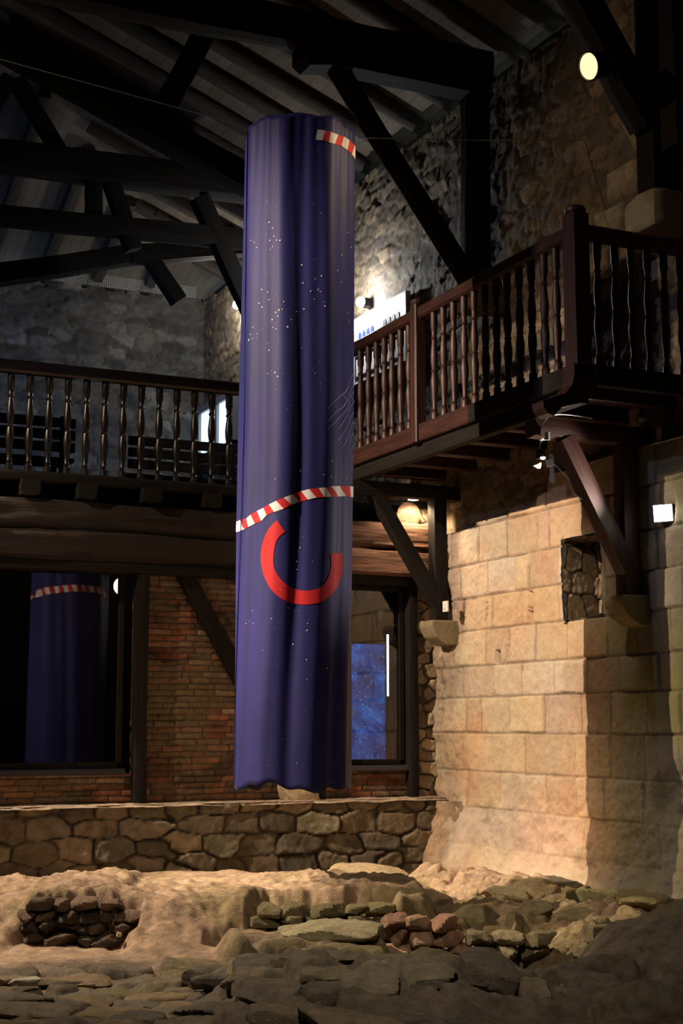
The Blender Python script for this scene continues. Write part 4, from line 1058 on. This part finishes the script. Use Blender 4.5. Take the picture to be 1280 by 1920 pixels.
# display board on the gallery wall
t = thing('display_board', 'long pale display board with arcade drawings behind the right railing', 'display board', (7.0, 14, 5.3))
by0, by1 = 13.5, 16.2
MB().box(7.0, 7.06, by0, by1, 5.30, 6.06).build('board', M['white_plastic'], t)
M['blueink'] = plain('blue_ink', (.03, .06, .25), .6); M['blackink'] = plain('dark_ink', (.03, .03, .035), .6)
for i in range(4):
    y0 = by0+.12+i*.62
    mm = MB()
    for k in range(4):
        yc = y0+.06+k*.105
        pts = [(yc-.035, 5.74), (yc+.035, 5.74), (yc+.035, 5.84)]+[(yc+.035*math.cos(a), 5.84+.035*math.sin(a)) for a in np.linspace(.3, PI-.3, 5)]+[(yc-.035, 5.84)]
        mm.prism(pts, 0, 6.994, 6.999)
    mm.build('arcade_drawing', M['blackink'] if i != 1 else M['blueink'], t)
    MB().box(6.993, 6.999, y0, y0+.46, 5.68, 5.705).build('caption_bar', M['blueink'], t)
    fr_ = MB(); fr_.box(6.99, 7.0, y0-.02, y0+.5, 5.36, 5.38).box(6.99, 7.0, y0-.02, y0+.5, 5.60, 5.62).box(6.99, 7.0, y0-.02, y0, 5.38, 5.6).box(6.99, 7.0, y0+.48, y0+.5, 5.38, 5.6)
    fr_.build('picture_frame', M['blackink'], t)

# window in the gallery side wall, lit from outside
EMW = emat('daylit_pane', (.70, .85, 1), 1.3)
t = link('window_3', None, label='bright window at the far end of the gallery side wall', kind='structure'); t.location = (7.1, 19.6, 5.4)
MB().box(7.04, 7.06, 18.75, 20.05, 5.36, 5.98).build('pane', EMW, t)
fr_ = MB(); fr_.box(7.0, 7.09, 18.65, 20.15, 5.98, 6.08).box(7.0, 7.09, 18.65, 20.15, 5.28, 5.36).box(7.0, 7.09, 18.65, 18.75, 5.28, 6.0).box(7.0, 7.09, 19.3, 19.38, 5.28, 6.0).box(7.0, 7.09, 20.05, 20.15, 5.28, 6.0)
fr_.build('window_frame', M['grey_plastic'], t)
# benches in the gallery
def bench(x0, x1, y, lab, back=True, h=.86, seed=1):
    t = thing('slatted_bench', lab, 'bench', (x0, y, ZD))
    MB().box(x0, x1, y, y+.42, ZD+.41, ZD+.45, .01).build('seat', M['dark_x'], t)
    for i in range(3): MB().box(x0, x1, y-.02, y+.01, ZD+.50+i*.125, ZD+.60+i*.125, .008).build('back_slat', M['black_x'], t)
    for xx in (x0+.1, x1-.16): MB().box(xx, xx+.06, y-.05, y-.02, ZD, ZD+h).build('back_post', M['dark_z'], t); MB().box(xx, xx+.06, y+.34, y+.40, ZD, ZD+.41).build('leg', M['dark_z'], t)
bench(1.6, 3.72, 14.4, 'dark slatted bench back behind the left part of the railing')
bench(4.45, 5.75, 15.0, 'dark slatted bench back behind the railing, just left of the banner')
# lights of the gallery
light('AREA', 'gallery_blue_light', (2.2, 18.8, 4.6), 26, (.30, .48, 1), (4.2, FAR, 5.6), size=.6)
light('POINT', 'gallery_low_light', (4.9, 18.6, 4.2), 1.5, (.62, .74, 1), shadow_soft_size=.1)

# ------------------------------------------------------------------ ground and ruins
def base_z(x, y):
    s = x*FH[0]+y*FH[1]; l = x*RT[0]+y*RT[1]
    rid = 1-2*np.abs(fbm(x*2.6, y*2.6, seed=130, oct=5))            # craggy noise
    rid2 = 1-2*np.abs(fbm(x*7, y*7, seed=131, oct=4))
    z = .10 + .04*fbm(x*1.3, y*1.3, seed=101) + .035*fbm(x*4, y*4, seed=102, oct=5)
    # flagged floor, left foreground
    d, sid, du, dv = cells(l+.08*fbm(l*3, s*3, seed=140), s+.05*fbm(l*3, s*3, seed=141), .36, .20, 142, .42)
    fg = sstep(9.15, 8.7, s)*sstep(.2, -.4, l)
    tilt = (_h(sid, sid*0, sid*0, 9)-.5)*dv*.5+(_h(sid, sid*0, sid*0, 10)-.5)*du*.3
    z = z + fg*(.05*sstep(0, .05, d)*(.5+_h(sid, sid*0, sid*0, 8))+tilt-.03)
    z = z + .04*sstep(8.9, 9.5, s)*sstep(.6, .0, l)
    # long ruined wall: front edge steep in places, slumped to a slope in others
    slump = sstep(-1.42, -1.28, l)*sstep(-.66, -.82, l) + sstep(-1.98, -2.12, l)
    cf = 9.72 + .10*fbm(l*2.5, l*0, seed=105) + .07*fbm(l*9, s*3, seed=132) + .14*slump + .10*sstep(-.62, -.55, l)
    w = sstep(cf-.05-.62*slump, cf+.04+.12*slump, s)*sstep(11.5, 11.1, s)
    top = .235 + .04*fbm(l*2.1, s*2.1, seed=106) + .035*fbm(l*7, s*7, seed=107, oct=5) + .03*sstep(-.6, .4, l) - .02*slump
    top = top + .05*sstep(-2.06, -2.0, l)*sstep(-1.42, -1.5, l)*sstep(11.3, 11.1, s)
    hollow = sstep(-.62, -.55, l)*sstep(.40, .30, l)
    w = w*(1-.55*hollow*sstep(cf+.42, cf+.30, s))                  # masonry face set back under the long slab
    z = z + w*top*sstep(.72, .50, l)
    z = z + w*(.03*rid + .018*rid2 + .014*fbm(x*19, y*19, seed=135, oct=3))
    # dark opening right of the left block, small hole further right
    z = z - .16*sstep(.10, .05, np.abs(l+1.36))*sstep(.16, .1, np.abs(s-9.62))
    z = z - .10*sstep(.07, .03, np.abs(l+.80))*sstep(.12, .06, np.abs(s-9.5))
    z = z + .10*sstep(11.2, 12.6, s)
    # bank of rubble at the foot of the ashlar wall
    rb = sstep(.45, .8, l)*sstep(8.75, 9.1, s+.1*fbm(l*4, s*4, seed=133))
    wl = sstep(.05, .55, WX-x)
    z = z + rb*(.02+(.09*fbm(x*2.6, y*2.6, seed=108)+.03*rid2)*wl)
    z = z + .08*sstep(1.2, 2.4, l)*sstep(8.6, 9.6, s)
    d2, sid2, du2, dv2 = cells(l+.1*fbm(l*3, s*3, seed=144), s+.1*fbm(l*3, s*3, seed=145), .34, .26, 146, .45)
    z = z + rb*(.12*(_h(sid2, sid2*0, sid2*0, 4)-.3)*sstep(0, .06, d2) + (_h(sid2, sid2*0, sid2*0, 9)-.5)*dv2*.6)*wl - .05*rb*(1-wl)
    # pit
    z = z - .45*sstep(.36, .20, np.hypot((s-8.85)*.75, (l-.98)*.55)+.07*fbm(x*6, y*6, seed=110))
    z = z - .12*sstep(.22, .06, np.hypot((s-9.9)*.8, (l-1.18)*.5))
    # foreground bedrock and masonry mass, right
    d3, sid3, du3, dv3 = cells(l+.06*fbm(l*4, s*4, seed=147), s+.05*fbm(l*4, s*4, seed=148), .46, .27, 149, .42)
    r3 = _h(sid3, sid3*0, sid3*0, 5)
    lf = sstep(-.75, -.05, l+.18*fbm(s*2, l*2, seed=111)+.25*(s-7.4))
    m = lf*sstep(8.45, 8.2, s+.12*fbm(l*3, s*3, seed=112))
    st = .07 + .10*sstep(6.75, 6.95, s+.12*fbm(l*2.4, s, seed=113)) + .07*sstep(7.3, 7.55, s+.14*fbm(l*2, s, seed=114)) - .11*sstep(7.7, 8.2, s)*sstep(1.5, 1.0, l)
    blk = (.05*(r3-.4)*sstep(0, .05, d3) - .05*sstep(.035, 0, d3) + (r3-.5)*dv3*.25)*sstep(7.75, 7.4, s)
    z = z + m*(st + blk + .05*fbm(x*2.2, y*2.2, seed=115) + .025*rid2 + .03*fbm(x*7, y*7, seed=116, oct=5) - .10*sstep(.45, .8, l)*sstep(1.5, 1.15, l)*sstep(7.4, 7.9, s) + .26*sstep(.95, 2.1, l)*sstep(7.2, 8.1, s))
    # mossy flat slab in front of the hollow
    sl = sstep(8.62, 8.70, s+.06*fbm(l*4, s*4, seed=118)+.25*(l+.1))*sstep(9.45, 9.2, s)*sstep(-.72, -.60, l+.2*(s-8.9))*sstep(.34, .22, l)
    z = z + .15*sl*(1+.3*fbm(l*3, s*3, seed=134))
    return z
def ground_col(x, y):
    s = x*FH[0]+y*FH[1]; l = x*RT[0]+y*RT[1]
    g = fbm(x*1.7, y*1.7, seed=121); g2 = fbm(x*5, y*5, seed=122)
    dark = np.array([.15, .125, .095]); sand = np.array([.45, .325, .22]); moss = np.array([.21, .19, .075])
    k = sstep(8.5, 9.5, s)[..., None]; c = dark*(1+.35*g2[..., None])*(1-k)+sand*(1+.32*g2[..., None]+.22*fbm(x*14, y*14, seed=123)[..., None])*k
    mm_ = (sstep(.0, .4, g+.25*sstep(-.2, .8, l))*sstep(7.2, 8.2, s)*(.55))[..., None]
    c = c*(1-mm_)+moss*mm_
    return c
def terr(U, V):
    x = FH[0]*V+RT[0]*U; y = FH[1]*V+RT[1]*U
    keepz = base_z(x, y)
    e = sstep(5.0, 5.4, V)*sstep(13.8, 13.2, V); keepz = keepz*e-.1*(1-e)
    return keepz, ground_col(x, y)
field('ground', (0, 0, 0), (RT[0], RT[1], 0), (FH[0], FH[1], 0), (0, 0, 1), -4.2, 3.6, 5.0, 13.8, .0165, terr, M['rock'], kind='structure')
MB().box(-7.2, 7.3, -5.2, FAR+.2, -.3, -.05).build('floor', M['plaster'], kind='structure')
def gz(s, l):
    p = SL(s, l); return float(base_z(np.array([p.x]), np.array([p.y]))[0])
def stone_at(px, py, w, h, dz=0.0, **kw):
    """find the ground under the sight line, then stand a stone there"""
    z = .2
    for _ in range(12):
        p = onZ(px, py, min(z, 1.2)); s = fwd(p); l = p.x*RT[0]+p.y*RT[1]; z = .5*z+.5*gz(s, l)
    return rock(px, py, w, h, z+dz, **kw)
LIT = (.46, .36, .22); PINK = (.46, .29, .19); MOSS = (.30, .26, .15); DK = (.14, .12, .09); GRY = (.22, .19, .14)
big = [
 # px, py(foot), w, h, depth, colour, moss, label
 (795, 1706, 92, 34, .55, LIT, .1, 'broad flat pale slab on top of the middle ruin'),
 (688, 1664, 150, 30, .7, LIT, .15, 'long flat pale slab overhanging the mossy hollow'),
 (630, 1716, 42, 26, .3, MOSS, .5, 'small mossy block in the hollow, left of its dark gap'),
 (668, 1700, 60, 24, .3, MOSS, .3, 'low dark block in the hollow under the long slab'),
 (500, 1734, 70, 30, .4, LIT, .3, 'rounded pale stone left of the mossy hollow'),
 (590, 1716, 66, 18, .3, MOSS, .5, 'thin mossy stone low in the hollow'),
 (895, 1764, 80, 62, .35, MOSS, .2, 'dark jagged stone on the left rim of the pit'),
 (956, 1696, 98, 30, .5, MOSS, .15, 'flat olive stone lying left of the tilted slabs'),
 (900, 1690, 60, 20, .4, LIT, .2, 'small pale stone between the stack and the olive slabs'),
 (948, 1722, 52, 22, .3, (.40, .38, .26), .1, 'pale grey-green slab above the pit'),
 (1010, 1728, 62, 36, .4, MOSS, .5, 'upright greenish wedge above the right of the pit'),
 (968, 1770, 40, 52, .3, MOSS, .4, 'crumbly olive pillar of stone inside the pit'),
 (1090, 1756, 92, 40, .5, (.34, .29, .17), .2, 'pale worn block on the right rim of the pit'),
 (1040, 1762, 24, 22, .2, MOSS, .3, 'small light stone inside the pit below the worn block'),
 (1014, 1790, 26, 12, .2, MOSS, .4, 'tiny flat stone at the bottom of the pit'),
 (1128, 1712, 110, 40, .5, (.36, .34, .16), .3, 'large tilted yellow-green slab before the dark wall'),
 (1072, 1708, 44, 20, .3, MOSS, .3, 'small slab leaning on the large tilted slab'),
 (1058, 1672, 90, 22, .4, DK, .2, 'dark flat stone at the foot of the light edge'),
 (1165, 1702, 40, 16, .3, GRY, .2, 'grey flat stone right of the large tilted slab'),
 (1190, 1690, 90, 26, .4, GRY, .3, 'dull rounded stone at the foot of the dark wall'),
 (1235, 1728, 150, 44, .6, (.26, .22, .11), .3, 'long mossy ledge stone at the right edge'),
 (232, 1718, 58, 16, .3, (.30, .17, .11), 0, 'reddish brick-shaped stone at the right of the left block'),
 (20, 1752, 60, 36, .5, DK, 0, 'dark low stone at the left picture edge'),
 (222, 1754, 10, 10, .06, LIT, 0, 'small round pebble in front of the left block'),
 # foreground, right
 (795, 1868, 150, 62, .5, GRY, 0, 'large squared dark block in the foreground ledge'),
 (920, 1872, 120, 70, .5, (.16, .14, .11), 0, 'second squared dark block right of the first in the ledge'),
 (1010, 1910, 76, 62, .4, GRY, 0, 'pentagonal upright stone at the bottom of the picture'),
 (690, 1880, 110, 56, .5, GRY, 0, 'rounded foreground stone left of the squared blocks'),
 (600, 1900, 100, 48, .5, DK, 0, 'low dark foreground stone under the mossy slab'),
 (1110, 1890, 110, 60, .5, DK, 0, 'dark foreground stone right of the pentagonal one'),
 (880, 1926, 100, 40, .4, GRY, 0, 'flat stone cut by the bottom edge, below the squared blocks'),
 (770, 1932, 80, 30, .4, GRY, 0, 'small flat stone cut by the bottom edge, left of the other'),
 (610, 1770, 200, 34, .6, (.42, .38, .24), .2, 'pale flat-topped slab in front of the mossy hollow'),
 (470, 1840, 90, 26, .4, (.24, .20, .10), .2, 'olive stone left of the dark-sided slab'),
 (1160, 1920, 120, 50, .5, DK, 0, 'shadowy stone in the bottom right corner area'),
]
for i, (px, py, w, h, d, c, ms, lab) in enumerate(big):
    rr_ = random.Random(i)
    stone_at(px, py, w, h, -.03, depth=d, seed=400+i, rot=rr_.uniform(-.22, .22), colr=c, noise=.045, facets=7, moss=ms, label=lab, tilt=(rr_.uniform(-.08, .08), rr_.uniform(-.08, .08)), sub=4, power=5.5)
# coursed stones in the broken faces of the ruins
rnd = random.Random(12)
def course(l0, l1, s0, z0, n, h, w, cols, seed, lab, grp, skew=0.0, moss=0.0, batter=.02, depth=.24):
    for r_ in range(n):
        l = l0+rnd.uniform(0, w*.5)
        while l < l1-w*.4:
            ww = rnd.uniform(.7, 1.35)*w; hh = h*rnd.uniform(.85, 1.1); cc = cols[rnd.randrange(len(cols))]; k = rnd.uniform(.8, 1.2)
            me = poly_rock(seed+r_*37+int(l*100), (ww*1.12, depth, hh*1.18), 8, 3, .06, 0, tuple(c*k for c in cc), moss, 6, 'rubble_stone')
            o = link('rubble_stone', me, None, lab, 'stone', grp)
            o.location = SL(s0+depth/2+r_*batter+rnd.uniform(-.02, .03)+skew*(l-l0), l+ww/2, z0+h*(r_+.5)); o.rotation_euler = (rnd.uniform(-.06, .06), rnd.uniform(-.06, .06), -AZ+rnd.uniform(-.15, .15))
            l += ww
course(-2.06, -1.34, 9.53, .13, 4, .070, .15, [(.12, .088, .06), (.17, .12, .08), (.09, .068, .05)], 700, 'small dark brown stone in the broken face of the left ruin block', 'dark stones in the left ruin face')
course(-.60, .30, 9.60, .16, 3, .068, .17, [(.20, .18, .09), (.25, .21, .12), (.16, .14, .08)], 800, 'mossy stone in the hollow under the long crest slab', 'mossy stones under the crest slab', moss=.5)
course(.22, .72, 9.30, .08, 3, .085, .17, [(.42, .26, .17), (.46, .31, .20), (.40, .24, .16)], 900, 'pinkish squared stone in the three-course stack right of the hollow', 'pinkish stones of the small stack', skew=-.1)
course(.70, 1.25, 9.15, .10, 2, .08, .16, [(.30, .26, .15), (.36, .31, .19)], 950, 'olive broken stone behind the pit, right of the pinkish stack', 'olive stones behind the pit', moss=.3)
course(1.35, 2.2, 8.95, .14, 2, .09, .22, [(.26, .22, .13), (.32, .28, .17)], 980, 'dull squared stone in the low wall right of the pit', 'dull stones right of the pit', moss=.3)
# cobbles in the foreground
cob_n = 0
s = 6.2
while s < 8.6:
    l = -2.1+rnd.uniform(0, .2)
    while l < (.0 if s > 7 else .5):
        w = rnd.uniform(.24, .60); d = rnd.uniform(.16, .30); h = rnd.uniform(.07, .12)
        z = gz(s, l); pal_ = rnd.choice([(.15, .13, .10), (.19, .16, .11), (.13, .115, .095), (.22, .17, .10), (.17, .16, .12)])
        me = poly_rock(1000+cob_n, (w*1.12, d*1.15, h), 9, 3, .05, 0, pal_, rnd.choice([0, 0, .2]), 6, 'cobblestone')
        o = link('cobblestone', me, None, 'flat worn cobblestone in the dark floor at the front', 'stone', 'cobblestones in the front floor')
        p = SL(s+rnd.uniform(-.03, .03), l, z-.018); o.location = p; o.rotation_euler = (rnd.uniform(-.1, .1), rnd.uniform(-.1, .1), -AZ+rnd.uniform(-.3, .3))
        l += w*.98; cob_n += 1
    s += .20
# scattered small rubble on the lit ruins and around the pit
spots = [(900, 1745), (925, 1752), (940, 1765), (955, 1700), (980, 1715), (870, 1700), (1000, 1700), (1030, 1690), (1130, 1735), (1150, 1745), (1080, 1725), (860, 1720), (880, 1680), (700, 1750), (690, 1738), (560, 1735), (660, 1740), (530, 1722), (1195, 1715), (1220, 1700)]
for i, (px, py) in enumerate(spots):
    stone_at(px, py, rnd.uniform(16, 34), rnd.uniform(10, 18), -.01, seed=1500+i, rot=rnd.uniform(-1, 1), colr=rnd.choice([MOSS, LIT, (.34, .30, .18)]), noise=.07, facets=7, moss=.2, name='rubble_stone',
             label='small chipped rubble stone scattered among the right-hand ruins', group='scattered rubble stones')
p = onZ(46, 1852, .16)
me = poly_rock(77, (.17, .10, .03), 7, 3, .05, 0, (.55, .52, .42), 0, 5, 'stone_fragment')
o = link('stone_fragment', me, None, 'whitish flat fragment lying on the dark floor at the left edge', 'stone'); o.location = SL(fwd(p), p.x*RT[0]+p.y*RT[1], gz(fwd(p), p.x*RT[0]+p.y*RT[1])+.05)
# ------------------------------------------------------------------ off-picture hall lamps and added fill lights
LA = Vector((-4.5, 10.1, 8.3))
light('SPOT', 'hall_spotlight_wall', LA, 9200, (1, .76, .53), (7.0, 11.3, 1.2), spot_size=math.radians(37), spot_blend=.7, shadow_soft_size=.02)
t = thing('hall_spotlight', 'black spotlight with added light-blocking barn doors high on the left truss, outside the picture', 'lamp', LA)
aimA = (Vector((7.0, 11.3, 1.2))-LA).normalized(); MA = Matrix.Translation(LA-aimA*.03) @ orient(aimA)
MB().lathe([(.06, -.34), (.11, -.30), (.13, -.05), (.13, .0), (.12, .0), (.11, -.05), (.05, -.06)], 24, M=MA).build('housing', M['iron'], t, True)
def door(az, sgn):  # plates added to stop the beam at both sides
    dr = Vector((math.cos(az), math.sin(az), -.62)); sd = Vector((-math.sin(az), math.cos(az), 0))*sgn*.012
    a0 = LA+dr*.10+sd; a1 = LA+dr*.62+sd; quad([a0+Vector((0, 0, .12)), a1+Vector((0, 0, .40)), a1-Vector((0, 0, .40)), a0-Vector((0, 0, .12))], .003, 'added_barn_door', M['iron'], t)
door(math.radians(14.0), 1); door(math.radians(-4.2), -1)
LB = Vector((-.6, 12.6, 7.0))
light('SPOT', 'hall_spotlight_ruins', LB, 3700, (1, .76, .54), (3.0, 10.7, .2), spot_size=math.radians(55), spot_blend=.7, shadow_soft_size=.05)
light('SPOT', 'hall_spotlight_cool', LA+Vector((.6, -.6, -1.6)), 420, (.60, .62, 1), (4.1, 9.85, 3.9), spot_size=math.radians(32), spot_blend=.6, shadow_soft_size=.06)
light('SPOT', 'added_upper_wall_fill', LA+Vector((0, -.3, -.2)), 800, (1, .72, .48), (7.0, 9.3, 5.0), spot_size=math.radians(31), spot_blend=.9, shadow_soft_size=.08)  # unseen warm lamp, added to brighten the upper wall
light('SPOT', 'added_brick_fill', (-1.5, 8.4, 1.7), 50, (1, .68, .45), (4.6, 13.0, 1.7), spot_size=math.radians(38), spot_blend=.8, shadow_soft_size=.2)  # unseen low lamp, added to brighten the brick
o = light('AREA', 'added_foreground_fill', (1.2, 3.6, 6.0), 18, (1, .80, .60), (3.1, 7.0, 0), size=.3); o.data.spread = math.radians(62)  # fill added without a fixture, lifts the dark floor in front
light('POINT', 'room_light', (4.6, 15.6, 3.0), .8, (1, .8, .6), shadow_soft_size=.1)
light('AREA', 'added_ambient_fill', (-2, 6, 5.2), 2.5, (1, .78, .58), (3, 7, 0), size=2.5)  # weak ambient fill, added; no such source hangs there

# ------------------------------------------------------------------ world, camera, output look
w = bpy.data.worlds.new('World'); SC.world = w; w.use_nodes = True
bg = w.node_tree.nodes['Background']; bg.inputs[0].default_value = (.62, .78, .9, 1); bg.inputs[1].default_value = .8
cd = bpy.data.cameras.new('Camera'); cam = bpy.data.objects.new('Camera', cd); COL.objects.link(cam)
cam.location = (0, 0, EYE); cam.rotation_euler = (PI/2+PITCH, 0, -AZ)
cd.sensor_fit = 'VERTICAL'; cd.sensor_height = 36; cd.lens = F/1920*36; cd.clip_end = 200
SC.camera = cam
SC.view_settings.view_transform = 'Standard'; SC.view_settings.look = 'None'; SC.view_settings.gamma = 1; SC.view_settings.exposure = 0.0
SC.view_settings.use_curve_mapping = False
SC.cycles.use_denoising = True
SC.cycles.max_bounces = 6; SC.cycles.caustics_reflective = False; SC.cycles.caustics_refractive = False
SC.cycles.sample_clamp_indirect = 4
